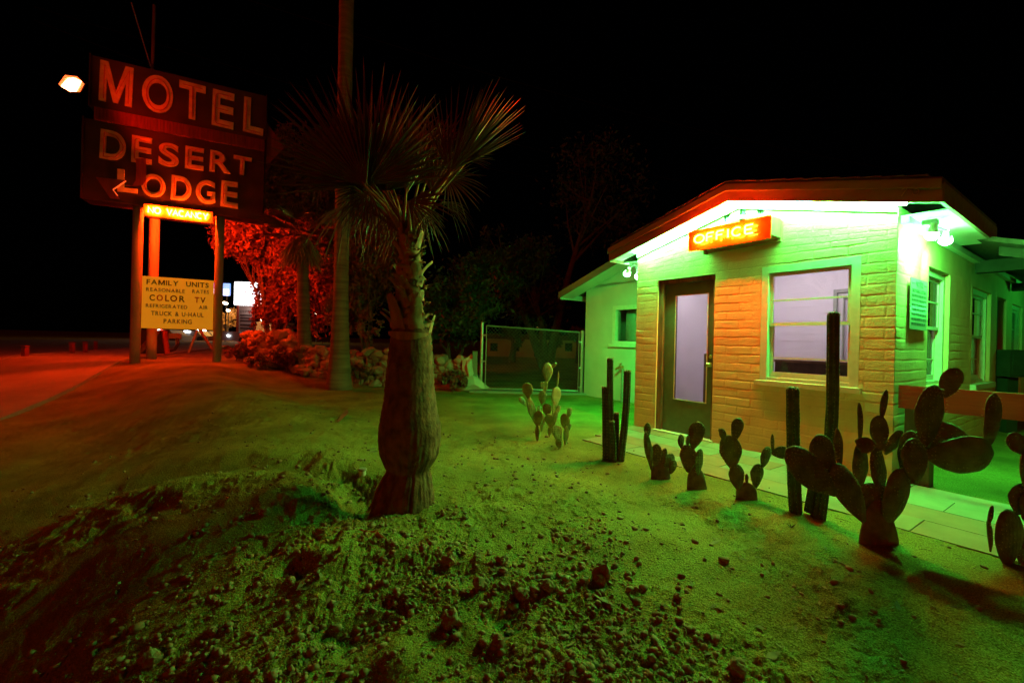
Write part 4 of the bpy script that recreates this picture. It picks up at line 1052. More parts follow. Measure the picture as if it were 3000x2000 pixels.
# ------------------------------------------------------------ motel sign
ms = thing('motel_sign', FS @ Vector((0, 0, 0)), 'tall roadside sign reading MOTEL DESERT LODGE on two square posts', 'sign', rotz=R(26.4))
S = lambda x, y, yy=0: onplane(FS, x, y, yy)
def post_box(nm, xl, xr, ytop, ybot, yy, dep, extra=-.15):
    a_ = S(xl, (ytop + ybot) / 2, yy); b_ = S(xr, (ytop + ybot) / 2, yy); zt = S((xl + xr) / 2, ytop, yy).z; zb = S((xl + xr) / 2, ybot, yy).z
    mb = MB(FS); rad_ = (b_.x - a_.x) / 2 * .98; xc = (a_.x + b_.x) / 2; mb.tube([(xc, yy + rad_, zb + extra + (zt - zb - extra) * q / 12) for q in range(13)], rad_, 26); return mb.build(nm, 'post', ms, smooth=True)
post_box('post', 380, 413, 595, 1050, 0, .28); post_box('post', 625, 652, 625, 1071, 0, .28)
yb = 1.15
post_box('rear_post', 430, 462, 560, 1000, yb, .25, -.5)
def cab(nm, tl, tr, br, bl, y0, y1, m, parent=ms):
    pts = [S(*q, y0) for q in (bl, br, tr, tl)]
    # keep the cabinet a true rectangle: average left/right edges, keep the perspective-correct heights
    xl = (pts[0].x + pts[3].x) / 2; xr = (pts[1].x + pts[2].x) / 2
    zb = (pts[0].z + pts[1].z) / 2; zt = (pts[2].z + pts[3].z) / 2
    mb = MB(FS); mb.box(xl, xr, y0, y1, zb, zt); return mb.build(nm, m, parent), (xl, xr, zb, zt)
YF = -.12
top_c, TB = cab('motel_cabinet', (262, 156), (781, 286), (774, 411), (270, 305), YF, .40, 'signdark')
main_c, MBX = cab('lodge_cabinet', (245, 341), (772, 446), (765, 643), (243, 578), YF, .40, 'signdark')
band_c, BB = cab('arrow_band', (276, 311), (777, 412), (772, 446), (276, 346), YF - .05, .34, 'signred')
# corrugation slats on the band and arrow tip pointing right
mb = MB(FS); x_ = BB[0]
while x_ < BB[1] - .04: mb.box(x_, x_ + .03, YF - .068, YF - .051, BB[2] + .01, BB[3] - .01); x_ += .065
mb.build('slats', 'signred', band_c)
pt1, pt2, pt3 = S(783, 366, .1), S(833, 440, .1), S(779, 497, .1)
mb = MB(FS); mb.prism([(BB[1] + .034, (pt1.z)), (pt2.x, (pt1.z + pt3.z) / 2), (BB[1] + .034, pt3.z)], -.10, .22); mb.build('arrow_tip', 'signred', ms)
mb = MB(FS)
for cb in (TB, MBX):   # thin frame edges
    t = .03
    mb.box(cb[0] - t, cb[0], YF - .03, .43, cb[2] - t, cb[3] + t); mb.box(cb[1], cb[1] + t, YF - .03, .43, cb[2] - t, cb[3] + t); mb.box(cb[0], cb[1], YF - .03, .43, cb[2] - t, cb[2] - .001)
mb.build('cabinet_frame', 'signdark', ms)
def L4(mb, tubes, ch, tl, tr, br, bl, bold=.03):
    pts = [S(*q, YF) for q in (bl, br, tr, tl)]
    letter(mb, ch, [(p.x, p.z) for p in pts], YF, .03, bold)
zz1 = lambda x, y: (100 + x / 2.24, y / 2.24)
mb = MB(FS)
for ch, q in (('M', ((437, 395), (655, 452), (642, 708), (425, 660))), ('O', ((715, 478), (915, 520), (912, 765), (705, 720))), ('T', ((955, 527), (1128, 572), (1122, 805), (950, 765))),
              ('E', ((1175, 585), (1318, 622), (1308, 855), (1165, 820))), ('L', ((1380, 635), (1512, 668), (1503, 896), (1370, 862)))):
    L4(mb, None, ch, *[zz1(*p) for p in q])
mb.build('motel_letters', 'signcream', top_c)
mb = MB(FS)
for ch, q in (('D', ((440, 847), (608, 880), (600, 1070), (430, 1038))), ('E', ((645, 888), (778, 912), (772, 1085), (638, 1062))), ('S', ((822, 930), (955, 955), (950, 1105), (815, 1085))), ('E', ((995, 958), (1118, 980), (1112, 1122), (990, 1105))),
              ('R', ((1158, 985), (1280, 1008), (1290, 1142), (1150, 1125))), ('T', ((1310, 1018), (1430, 1040), (1420, 1160), (1305, 1140))),
              ('L', ((548, 1110), (680, 1125), (680, 1272), (548, 1258))), ('O', ((708, 1135), (865, 1155), (860, 1305), (703, 1285))), ('D', ((905, 1150), (1035, 1168), (1030, 1328), (898, 1308))),
              ('G', ((1065, 1175), (1190, 1192), (1188, 1345), (1060, 1330))), ('E', ((1232, 1185), (1340, 1200), (1338, 1372), (1222, 1352)))):
    L4(mb, None, ch, *[zz1(*p) for p in q])
mb.build('lodge_letters', 'signcream', main_c)
# unlit neon tubing following the letter strokes
mbt = MB(FS); seen_ = []
STROKE.update({'M': [[(0, 0), (0, 1), (.5, .2), (1, 1), (1, 0)]], 'T': [[(0, 1), (1, 1)], [(.5, 1), (.5, 0)]], 'L': [[(0, 1), (0, 0), (1, 0)]], 'D': [[(0, 0), (0, 1), (.6, .95), (1, .6), (1, .4), (.6, .05), (0, 0)]],
               'S': [[(.95, .85), (.6, 1), (.15, .95), (.05, .7), (.5, .52), (.95, .3), (.85, .05), (.4, 0), (.03, .15)]], 'R': [[(0, 0), (0, 1), (.8, .95), (.9, .7), (.7, .5), (0, .5)], [(.5, .5), (1, 0)]], 'G': [[(.95, .85), (.5, 1), (.08, .8), (.02, .3), (.4, 0), (.95, .15), (.95, .45), (.6, .45)]]})
mb = MB(FS)
for ch, q in (('M', ((437, 395), (655, 452), (642, 708), (425, 660))), ('O', ((715, 478), (915, 520), (912, 765), (705, 720))), ('T', ((955, 527), (1128, 572), (1122, 805), (950, 765))), ('E', ((1175, 585), (1318, 622), (1308, 855), (1165, 820))), ('L', ((1380, 635), (1512, 668), (1503, 896), (1370, 862))),
              ('D', ((440, 847), (608, 880), (600, 1070), (430, 1038))), ('E', ((645, 888), (778, 912), (772, 1085), (638, 1062))), ('S', ((822, 930), (955, 955), (950, 1105), (815, 1085))), ('E', ((995, 958), (1118, 980), (1112, 1122), (990, 1105))),
              ('R', ((1158, 985), (1280, 1008), (1290, 1142), (1150, 1125))), ('T', ((1310, 1018), (1430, 1040), (1420, 1160), (1305, 1140))), ('O', ((708, 1135), (865, 1155), (860, 1305), (703, 1285))), ('D', ((905, 1150), (1035, 1168), (1030, 1328), (898, 1308))),
              ('G', ((1065, 1175), (1190, 1192), (1188, 1345), (1060, 1330))), ('E', ((1232, 1185), (1340, 1200), (1338, 1372), (1222, 1352)))):
    tl, tr, br, bl = [S(*zz1(*p), YF - .05) for p in q]
    mt_ = mbt if tl.z > BB[3] and ch in 'MOTEL' and len(seen_) < 5 else mb
    seen_.append(ch)
    for st in STROKE[ch]:
        pts = []
        for u, v in st:
            u = .13 + u * .74; v = .08 + v * .84
            pts.append(bl * (1 - u) * (1 - v) + br * u * (1 - v) + tr * u * v + tl * (1 - u) * v)
        mt_.tube(pts, .011, 5)
mb.build('unlit_tubes', 'tubeoff', main_c); mbt.build('unlit_tubes', 'tubeoff', top_c)
# curved arrow emblem around the L of LODGE
def SP(x, y, yy): return S(*zz1(x, y), yy)
mb = MB(FS)
pts = [SP(700, 1040, YF - .07), SP(704, 1120, YF - .07), SP(700, 1185, YF - .07), SP(680, 1215, YF - .07), SP(640, 1222, YF - .07), SP(600, 1215, YF - .07)]
ribbon(mb, pts, [.10, .10, .10, .10, .09, .08], (FS.to_3x3().inverted() @ Vector((0, 0, 1)) * .2 + Vector((1, 0, 0))).normalized())
hd = [SP(*q, YF - .09) for q in ((408, 1165), (600, 1185), (520, 1245), (560, 1305), (500, 1300))]
mb.prism([(p.x, p.z) for p in hd], YF - .12, YF - .06)
mb.build('arrow_emblem', 'signred', ms)
mb = MB(FS); a_, b_, c_ = SP(603, 1188, YF - .14), SP(518, 1245, YF - .14), SP(548, 1285, YF - .14)
mb.tube([a_, b_, c_], .014, 6); mb.build('arrow_tube', emis('dim_arrow_tube', (1, .1, .02), .9), ms)
# NO VACANCY box
vc, VB = cab('vacancy_box', (421, 596), (625, 622), (621, 656), (421, 630), YF - .10, .06, 'vacpanel')
mb = MB(FS); hv = VB[3] - VB[2]
neon(mb, 'NO VACANCY', VB[0] + .10, VB[1] - .10, VB[2] + hv * .27, VB[3] - hv * .25, YF - .145, .017, .22)
nv = mb.build('neon_letters', 'vac_neon', vc)
mb = MB(FS); neon(mb, 'YCNACAV ON', VB[0] + .10, VB[1] - .10, VB[2] + hv * .27, VB[3] - hv * .25, .105, .013, .22); mb.build('rear_neon_letters', emis('rear_vacancy_neon', (1, .03, .0015), L_VAC * 3.6), vc)
mb = MB(FS)
for x_ in (VB[0] + .05, VB[1] - .05): mb.box(x_ - .02, x_ + .02, -.06, 0, VB[3], MBX[2])
mb.build('hanger', 'black', vc)
# family units board
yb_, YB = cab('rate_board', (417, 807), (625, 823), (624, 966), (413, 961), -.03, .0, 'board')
mb1, mb2, mb3, mb4 = MB(FS), MB(FS), MB(FS), MB(FS)
zq = lambda x, y: (300 + x / 2.613, 550 + y / 2.613)
def LN(mbb, s_, x0_, y0_, x1_, y1_, h_):
    """text between zoom pixels: baseline start/end and cap height"""
    a_ = S(*zq(x0_, y0_), -.03); b_ = S(*zq(x1_, y1_), -.03); t_ = S(*zq(x0_, y0_ - h_), -.03)
    zb_ = (a_.z + b_.z) / 2; word(mbb, s_, a_.x, b_.x, zb_, zb_ + (t_.z - a_.z), -.031, .004, .022)
LN(mb1, 'FAMILY', 338, 738, 590, 752, 38); LN(mb1, 'UNITS', 640, 756, 820, 766, 38)
LN(mb2, 'REASONABLE', 335, 792, 635, 804, 28); LN(mb2, 'RATES', 688, 806, 820, 812, 28)
LN(mb1, 'C', 360, 862, 408, 864, 46); LN(mb3, 'O', 415, 864, 470, 868, 48); LN(mb4, 'LO', 480, 868, 580, 872, 48); LN(mb1, 'R', 588, 872, 640, 876, 46)
LN(mb3, 'T', 706, 880, 748, 882, 44); LN(mb4, 'V', 750, 882, 795, 884, 44)
LN(mb2, 'REFRIGERATED', 332, 918, 655, 924, 28); LN(mb2, 'AIR', 738, 928, 812, 932, 28)
LN(mb2, 'TRUCK & U-HAUL', 372, 978, 780, 988, 34); LN(mb2, 'PARKING', 468, 1038, 690, 1042, 34)
mb1.build('dark_lettering', 'inkolive', yb_); mb2.build('faded_lettering', 'inkfade', yb_); mb3.build('red_lettering', 'inkred', yb_); mb4.build('dark_red_lettering', 'inkdark', yb_)
# mast and guy above the cabinet
a_, b_ = S(446, 215, .15), S(452, 16, .15)
mb = MB(FS); mb.tube([(a_.x, .15, a_.z - .2), (b_.x, .15, b_.z)], .035, 8); mb.build('mast', 'darkwood', ms)
mb = MB(FS); a_, b_ = S(441, 195, .2), S(384, 5, .2)
for q in range(22):
    p, r_ = a_.lerp(b_, q / 22), a_.lerp(b_, (q + .7) / 22); mb.tube([p, r_], .014, 5)
mb.build('guy_chain', 'galv', ms)
# flood lamp on an arm at the left end
lp = S(210, 247, -1.25); lw_ = FS @ lp
fl = thing('sign_flood_lamp', lw_, 'blazing red orange flood lamp on an arm left of the word MOTEL', 'lamp', rotz=R(26.4))
arm_end = Vector((TB[0] - .04, .15, (TB[2] + TB[3]) / 2 + .1))
MB(FS).tube([arm_end, Vector((lp.x - .35, -.55, lp.z + .22)), Vector((lp.x - .10, -1.10, lp.z + .12))], .022, 8).build('arm', 'black', fl)
dv = Vector((-.12, -1, -.62)).normalized()
Q = Matrix.Translation(lp) @ dv.to_track_quat('Y', 'Z').to_matrix().to_4x4()
mb = MB(FS @ Q)
mb.prism([(-0.192, 0.037), (-0.120, 0.163), (0.072, 0.150), (0.204, -0.037), (0.084, -0.150), (-0.096, -0.125)], -.14, -.012); mb.build('housing', 'black', fl)
mb = MB(FS @ Q)
mb.prism([(-0.180, 0.088), (-0.072, 0.125), (0.036, 0.100), (0.192, -0.075), (0.060, -0.144), (-0.048, -0.125)], -.0018, .006); mb.build('lens', 'flood_lens', fl)
mb = MB(FS @ Q); mb.prism([(-0.222, 0.044), (-0.126, 0.169), (0.078, 0.156), (0.234, -0.044), (0.084, -0.163), (-0.108, -0.131)], -.0095, -.002); mb.build('halo_rim', emis('lamp_halo', (1, .12, .02), 2.2), fl)  # emissive rim imitates the orange glow around the lens
lamp('flood_bulb', FS @ (lp + Vector((.80, -.05, -.10))), fl, P_FLOOD, WARM, .12, kind='SPOT', aim=FS @ (lp + Vector((1.7, .45, .35))), spot_size=R(172), spot_blend=.3)

lamp('flood_bulb', FS @ (lp + dv * .16), fl, 520, WARM, .12, kind='SPOT', aim=FS @ (lp + Vector((-.35, -.35, -1.2))), spot_size=R(105), spot_blend=.8)

# ------------------------------------------------------------ cacti
def padprof(u):
    return math.sqrt(max(0.0, 1 - ((u - .6) / .4) ** 2)) if u > .6 else .17 + .83 * math.sin(math.pi / 2 * max(0.0, u) / .6) ** .85
def pad_mesh(mb, b, t, wd, yaw, th=.105, seed=0, trunc=0.0):
    b, t = Vector(b), Vector(t); ax = (t - b); L = ax.length; ax.normalize()
    side_ = ax.cross(Vector((0, 1, 0))).normalized(); nrm = side_.cross(ax).normalized()
    rot = Matrix.Rotation(R(yaw), 3, ax); side_ = rot @ side_; nrm = rot @ nrm
    wd = wd / max(.35, math.cos(R(yaw))); N, K = 16, 20; vs = []
    hw = wd / 2; tk = max(.010, min(.028, wd * th))
    for i in range(N + 1):
        u = trunc + (1 - trunc) * i / N; u_ = min(max(u, .004), .996)
        pr = padprof(u_) if trunc == 0 else math.cos(math.pi / 2 * u_ ** 2.2) ** .55
        wob = 1 + .12 * mnoise.noise(Vector((seed * 3.3, u * 3, 0)))
        c = b + ax * (L * (i / N)) + nrm * (.06 * L * math.sin(u * 3 + seed) * .5)
        for j in range(K):
            an = 2 * math.pi * j / K
            n_ = mnoise.noise(Vector((math.cos(an) * 2.3 + seed * 7, math.sin(an) * 2.3, u * 4)))
            vs.append(c + side_ * (math.cos(an) * hw * pr * wob * (1 + .07 * n_)) + nrm * (math.sin(an) * tk * (pr ** .6) * (1 + .25 * n_)))
    fs = [(i * K + j, i * K + (j + 1) % K, (i + 1) * K + (j + 1) % K, (i + 1) * K + j) for i in range(N) for j in range(K)] + [tuple(range(K))[::-1], tuple(range(N * K, N * K + K))]
    mb.add(vs, fs)
    return side_, nrm, ax, L, hw, tk
def prickly(label, base_px, conv, pads, Y_, m='pad', group='prickly pears along the walkway'):
    bp = gpt(*base_px); Yb = bp.y if Y_ is None else Y_
    t = thing('prickly_pear', (at(base_px[0], base_px[1], Yb).x, Yb, H(at(base_px[0], base_px[1], Yb).x, Yb)), label, 'cactus', group)
    for k, q in enumerate(pads):
        bx_, by_, tx_, ty_, w_ = q[:5]; dY = q[5] if len(q) > 5 else rng.uniform(-.05, .05); yaw = q[6] if len(q) > 6 else rng.uniform(-30, 30); tr = q[7] if len(q) > 7 else 0
        x_, y_ = conv(bx_, by_); b = at(x_, y_, Yb + dY); x_, y_ = conv(tx_, ty_); e = at(x_, y_, Yb + dY + rng.uniform(-.02, .02))
        b = b - (e - b) * .07; sc_ = conv(100, 0)[0] - conv(0, 0)[0]; wd = w_ * sc_ / 100 * (Yb + dY) / F_PX
        mb = MB(); s_, n_, ax, L, hw, tk = pad_mesh(mb, b, e, wd * 1.04, yaw, seed=k + Yb, trunc=.28 if tr else 0)
        o = mb.build('pad', 'woody' if tr else m, t, smooth=True)
        # spines: little pale clusters
        if not tr and L * hw > .002:
            sm = MB(); r2 = random.Random(k * 7 + int(Yb * 100)); pitch = .021
            na = int(L / pitch); nb = int(2 * hw / pitch)
            for i in range(1, na):
                u = i / na; pr = max(.1, padprof(min(.985, u)))
                for j in range(nb + 1):
                    v = -1 + 2 * (j + .5 * (i % 2)) / max(1, nb)
                    if abs(v) > pr * .99: continue
                    edge = abs(v) > pr * .72 or u > .82
                    if not edge and r2.random() > .3: continue
                    for sg in (-1, 1):
                        zt = math.sqrt(max(0, 1 - (v / pr) ** 2))
                        p = b + ax * L * u + s_ * v * hw + n_ * sg * tk * zt * pr ** .6 * .95
                        for q_ in range(3 if edge else 1):
                            d = (n_ * sg * (.3 + zt) + s_ * v + Vector((r2.uniform(-.6, .6), r2.uniform(-.6, .6), r2.uniform(-.6, .6)))).normalized()
                            a1 = d.orthogonal().normalized() * .0008; l_ = r2.uniform(.006, .016) if edge else r2.uniform(.003, .008)
                            sm.add([p + a1, p - a1, p + d.cross(a1), p + d * l_], [(0, 1, 3), (1, 2, 3), (2, 0, 3)])
            if sm.v: sm.build('spines', 'spine', o)
    return t
z6 = lambda x, y: (1500 + x / 4.6125, 1030 + y / 4.6125)
z4 = lambda x, y: (1750 + x / 2.6133, 1000 + y / 2.6133)
z5 = lambda x, y: (2250 + x / 1.845, 850 + y / 1.845)
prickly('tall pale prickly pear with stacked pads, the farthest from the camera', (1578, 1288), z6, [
    (345, 1205, 340, 985, 62), (345, 1000, 372, 790, 112), (320, 960, 215, 600, 105, .02, 10), (215, 615, 205, 415, 137), (180, 715, 95, 612, 70), (400, 1060, 430, 860, 62), (375, 830, 368, 720, 60),
    (410, 705, 410, 522, 108), (445, 540, 462, 385, 60), (425, 530, 425, 400, 26), (400, 485, 395, 405, 30), (480, 385, 482, 148, 132), (548, 215, 600, 148, 36), (560, 218, 548, 165, 28),
    (505, 1135, 520, 990, 62), (545, 1015, 480, 840, 130), (480, 870, 468, 690, 112), (575, 965, 600, 790, 62), (548, 870, 560, 690, 34), (590, 850, 645, 722, 66), (592, 722, 606, 470, 132), (612, 490, 628, 258, 26)], None, 'padlight')
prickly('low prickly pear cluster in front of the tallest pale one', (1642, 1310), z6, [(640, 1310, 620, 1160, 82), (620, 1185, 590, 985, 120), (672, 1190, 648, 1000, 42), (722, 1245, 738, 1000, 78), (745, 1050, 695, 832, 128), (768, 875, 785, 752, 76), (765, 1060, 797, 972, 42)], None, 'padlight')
prickly('short prickly pear with one long arm in front of the office door', (1930, 1402), z4, [(485, 1075, 480, 905, 150, 0, 0, 1), (408, 960, 375, 690, 58), (385, 730, 385, 622, 56), (445, 945, 455, 782, 78), (490, 945, 518, 812, 52), (535, 985, 560, 852, 100), (560, 1005, 592, 905, 60)], None)
prickly('prickly pear of five pads with reddish base before the brick pier', (2040, 1432), z4, [(760, 1150, 748, 950, 150, 0, 0, 1), (695, 985, 697, 785, 114), (768, 1010, 792, 820, 84), (735, 805, 778, 612, 116), (650, 815, 632, 708, 56), (690, 800, 692, 716, 34)], None)
prickly('symmetrical prickly pear spreading two jointed arms below the window', (2185, 1462), z4, [(1140, 1235, 1140, 1075, 180, 0, 0, 1), (1072, 1115, 1060, 935, 122), (1210, 1105, 1238, 935, 112), (1146, 1090, 1143, 1012, 22), (1028, 955, 1008, 716, 134), (972, 755, 948, 665, 50), (945, 700, 932, 668, 24), (1048, 745, 1088, 585, 90), (1262, 950, 1318, 808, 104), (1348, 862, 1342, 708, 30), (1345, 855, 1468, 842, 96)], None)
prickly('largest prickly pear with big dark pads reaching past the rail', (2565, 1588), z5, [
    (590, 1480, 585, 1130, 215, 0, 0, 1), (575, 1200, 560, 1040, 150, .02), (500, 1225, 365, 940, 150, -.04, 10), (345, 1085, 105, 860, 165, -.08, 12), (345, 1010, 265, 780, 145, .0, 10), (395, 960, 368, 742, 46, .03), (500, 1075, 488, 825, 92, .10), (490, 830, 493, 608, 32, .10),
    (600, 1090, 590, 850, 122, .03), (520, 875, 535, 795, 82, .0), (610, 860, 598, 675, 74, .08), (618, 700, 636, 536, 40, .08), (640, 880, 718, 755, 84, .1), (640, 1260, 720, 960, 150, -.02, 8), (790, 1025, 790, 800, 155, -.05, 8), (725, 960, 790, 760, 115, .03),
    (855, 825, 905, 512, 172, .04, 8), (955, 570, 1022, 420, 86, .06), (880, 900, 1010, 730, 190, .07), (880, 890, 1210, 880, 205, -.03, 5), (1180, 835, 1232, 558, 100, -.02)], None)
prickly('black silhouetted prickly pear cut off by the right edge', (2958, 1650), z5, [(1300, 1475, 1290, 1180, 170, 0, 5), (1200, 1400, 1190, 1240, 26, 0), (1188, 1260, 1218, 1165, 22), (1350, 1200, 1372, 1045, 112), (1395, 1060, 1395, 860, 100), (1400, 880, 1300, 775, 98), (1370, 1480, 1390, 1330, 90), (1400, 1240, 1480, 1080, 130)], None)
def column(label, stems, conv, base_px, Y_=None):
    bp = gpt(*base_px)
    t = thing('column_cactus', bp, label, 'cactus', 'column cacti along the walkway')
    for k, (pts, w_, dY) in enumerate(stems):
        Yb = bp.y + dY; sc_ = (conv(100, 0)[0] - conv(0, 0)[0]) / 100
        P = [at(*conv(*p), Yb) for p in pts]
        # resample
        Q = []
        for i in range(len(P) - 1):
            n = max(2, int((P[i + 1] - P[i]).length / .03))
            Q += [P[i].lerp(P[i + 1], j / n) for j in range(n)]
        Q.append(P[-1]); r0 = w_ * sc_ * Yb / F_PX / 2
        n = len(Q)
        for _ in range(10): Q = [Q[0]] + [(Q[i - 1] + Q[i] * 2 + Q[i + 1]) / 4 for i in range(1, n - 1)] + [Q[-1]]
        rad_ = [r0 * (1 + .05 * mnoise.noise(Vector((k * 9, i * .25, 0)))) for i in range(n)]
        Q += [Q[-1] + Vector((0, 0, r0 * .5)), Q[-1] + Vector((0, 0, r0 * .75))]; rad_ += [r0 * .8, r0 * .25]
        mb = MB(); NR_ = 7; mb.tube(Q, rad_, 42, ribs=(NR_, .22)); s = mb.build('stem', 'column', t, smooth=True)
        sm = MB(); r2 = random.Random(k)
        for i in range(0, n, 1):
            for j in range(NR_):
                an = 2 * math.pi * j / NR_; tg = (Q[min(i + 1, n - 1)] - Q[max(0, i - 1)]).normalized(); u = tg.cross(Vector((1, 0, 0))).normalized(); v = tg.cross(u)
                # same frame as tube(): built from the first tangent
                t0 = (Q[1] - Q[0]).normalized(); uu = t0.cross(Vector((1, 0, 0))).normalized(); uu = (uu - tg * uu.dot(tg)).normalized(); vv = tg.cross(uu)
                o_ = uu * math.cos(an) + vv * math.sin(an); p = Q[i] + o_ * rad_[i] * 1.15
                for q_ in range(3):
                    d = (o_ + Vector((r2.uniform(-1, 1), r2.uniform(-1, 1), r2.uniform(-.6, .9))) * .8).normalized(); a1 = d.orthogonal().normalized() * .0012; l_ = r2.uniform(.005, .011)
                    sm.add([p + a1, p - a1, p + d.cross(a1), p + d * l_], [(0, 1, 3), (1, 2, 3), (2, 0, 3)])
        for q_ in range(90):
            an = r2.uniform(0, 6.283); rr = r0 * r2.uniform(.2, 1.15); p = Q[-3] + Vector((math.cos(an) * rr, math.sin(an) * rr, r0 * r2.uniform(-.2, .6)))
            d = Vector((math.cos(an) * .7, math.sin(an) * .7, r2.uniform(.2, 1.2))).normalized(); a1 = d.orthogonal().normalized() * .0022
            sm.add([p + a1, p - a1, p + d.cross(a1), p + d * r2.uniform(.012, .026)], [(0, 1, 3), (1, 2, 3), (2, 0, 3)])
        sm.build('spines', 'spine', s)
    return t
column('cluster of five slender column cacti left of the office door', [([(1258, 1470), (1255, 1000), (1248, 490)], 62, .03), ([(1330, 1480), (1330, 1000), (1322, 500), (1325, 110)], 74, 0), ([(1385, 1485), (1375, 1150), (1350, 950)], 52, -.03), ([(1425, 1440), (1412, 1100), (1406, 845)], 62, .05), ([(1465, 1475), (1510, 1100), (1545, 700), (1558, 275)], 82, 0)], z6, (1795, 1350))
column('single thick column cactus just left of the tallest column', [([(1520, 1310), (1502, 950), (1497, 372)], 76, 0)], z4, (2328, 1500))
column('tallest column cactus standing in front of the office window', [([(262, 1240), (300, 1080), (335, 860), (352, 600), (352, 380), (355, 135)], 50, 0), ([(225, 1200), (235, 1120), (262, 1010)], 44, .04), ([(290, 1235), (305, 1130), (312, 1060)], 36, -.03)], z5, (2385, 1515))

# ------------------------------------------------------------ small things on the ground
bigrocks = [(1315, 1648, .042, 'reddish pointed rock on the dirt right of the palm foot'), (1403, 1722, .040, 'pale rounded rock in the clods in front of the palm'), (1472, 1648, .034, 'two lobed rock farther back among the dirt clods'), (1528, 1745, .036, 'squarish rock between the pale rounded one and the wide flat one'),
            (1605, 1725, .034, 'wide flat pale topped rock in the middle foreground'), (1761, 1700, .050, 'largest upright dark red rock in the middle foreground'), (778, 1506, .032, 'pale wedge rock on the mound left of the palm'), (440, 1938, .036, 'reddish rock near the bottom left corner'),
            (1323, 1828, .050, 'half buried brown rock near the bottom centre'), (1725, 1605, .022, 'small red rock alone on smooth dirt in the centre'), (1985, 1750, .020, 'small dark red stone at the edge of the smooth dirt'), (625, 1852, .020, 'small pale stone beside the left hollow'),
            (1475, 1720, .018, 'narrow leaning stone in front of the squarish rock'), (1460, 1888, .030, 'squat stone at the bottom edge left of centre'), (2158, 1965, .040, 'flat stone at the bottom edge right of centre'), (1585, 1575, .020, 'low red clod on the smooth dirt above the big rocks')]
for k, (x_, y_, r_, lab) in enumerate(bigrocks):
    p = gpt(x_, y_); mb = MB(); rock_mesh(mb, (p.x, p.y, p.z + r_ * .42), r_ * .82, k * 2.3 + 1, (1.05, .95, 1.0 if k != 5 else 1.35), 3)
    tag(mb.build('rock', 'stone'), lab, 'rock', 'loose rocks on the dirt')
# gravel and clods
import bmesh
bm = bmesh.new(); bmesh.ops.create_icosphere(bm, subdivisions=1, radius=1); bm.verts.index_update()
IV = np.array([v.co[:] for v in bm.verts]); IF = np.array([[v.index for v in f.verts] for f in bm.faces]); bm.free()
N = 22000
inv_ = nr.uniform(1 / 7.5, 1 / 1.25, N * 3) ; rr = 1 / inv_; aa = nr.uniform(R(-50), R(48), N * 3)
gx, gy = rr * np.sin(aa), rr * np.cos(aa)
dens = 1 - 0.80 * sstep((np.hypot(gx + .4, gy - 1.2) - 1.1) / 1.6)
d_, t_ = seg_dist(gx, gy, TR); dens = np.maximum(dens, .6 * np.exp(-(d_ / .4) ** 2))
ly = -(gx - 1.80) * math.sin(R(-55.25)) + (gy - 6.38) * math.cos(R(-55.25)); dens = np.where(ly > -1.42, .22 * np.exp(-(ly + 1.42) / .16) * (gx > .3) * (ly < .0), dens)
dens *= 0.35 + 1.3 * (fbm(gx, gy, 2.2, 2) > -.05)
dens = dens * (1 - .72 * sstep((gx - .35) / .8))
keep = nr.random(N * 3) < dens; gx, gy = gx[keep][:N], gy[keep][:N]; n = len(gx)
s_ = 0.0018 + .017 * nr.random(n) ** 7 + .0026 * nr.random(n); s_ = np.where(nr.random(n) < .010, s_ * 1.6 + .007, s_)
gzv = gh(gx, gy); lyk = -(gx - 1.80) * math.sin(R(-55.25)) + (gy - 6.38) * math.cos(R(-55.25)); gzv = np.where(lyk > -1.33, np.maximum(gzv, .019), gzv)
sc3 = s_[:, None] * nr.uniform(.6, 1.35, (n, 3)); sc3[:, 2] *= .75
jit = 1 + .28 * nr.normal(size=(n, len(IV), 1)).clip(-1, 1)
V = IV[None] * jit * sc3[:, None, :]
ra = nr.uniform(0, 6.28, n); V = np.stack([V[..., 0] * np.cos(ra)[:, None] - V[..., 1] * np.sin(ra)[:, None], V[..., 0] * np.sin(ra)[:, None] + V[..., 1] * np.cos(ra)[:, None], V[..., 2]], -1)
V += np.stack([gx, gy, gzv + s_ * .25], -1)[:, None, :]
Fc = (IF[None] + (np.arange(n) * len(IV))[:, None, None]).reshape(-1, 3); V = V.reshape(-1, 3)
me = bpy.data.meshes.new('gravel'); me.vertices.add(len(V)); me.vertices.foreach_set('co', V.ravel()); me.loops.add(Fc.size); me.loops.foreach_set('vertex_index', Fc.ravel())
me.polygons.add(len(Fc)); me.polygons.foreach_set('loop_start', np.arange(0, Fc.size, 3)); me.polygons.foreach_set('loop_total', np.full(len(Fc), 3)); me.update(calc_edges=True); me.materials.append(M['stone'])
o = bpy.data.objects.new('gravel', me); COL.objects.link(o); tag(o, 'loose gravel and small clods scattered over the dirt', 'gravel', kind='stuff')
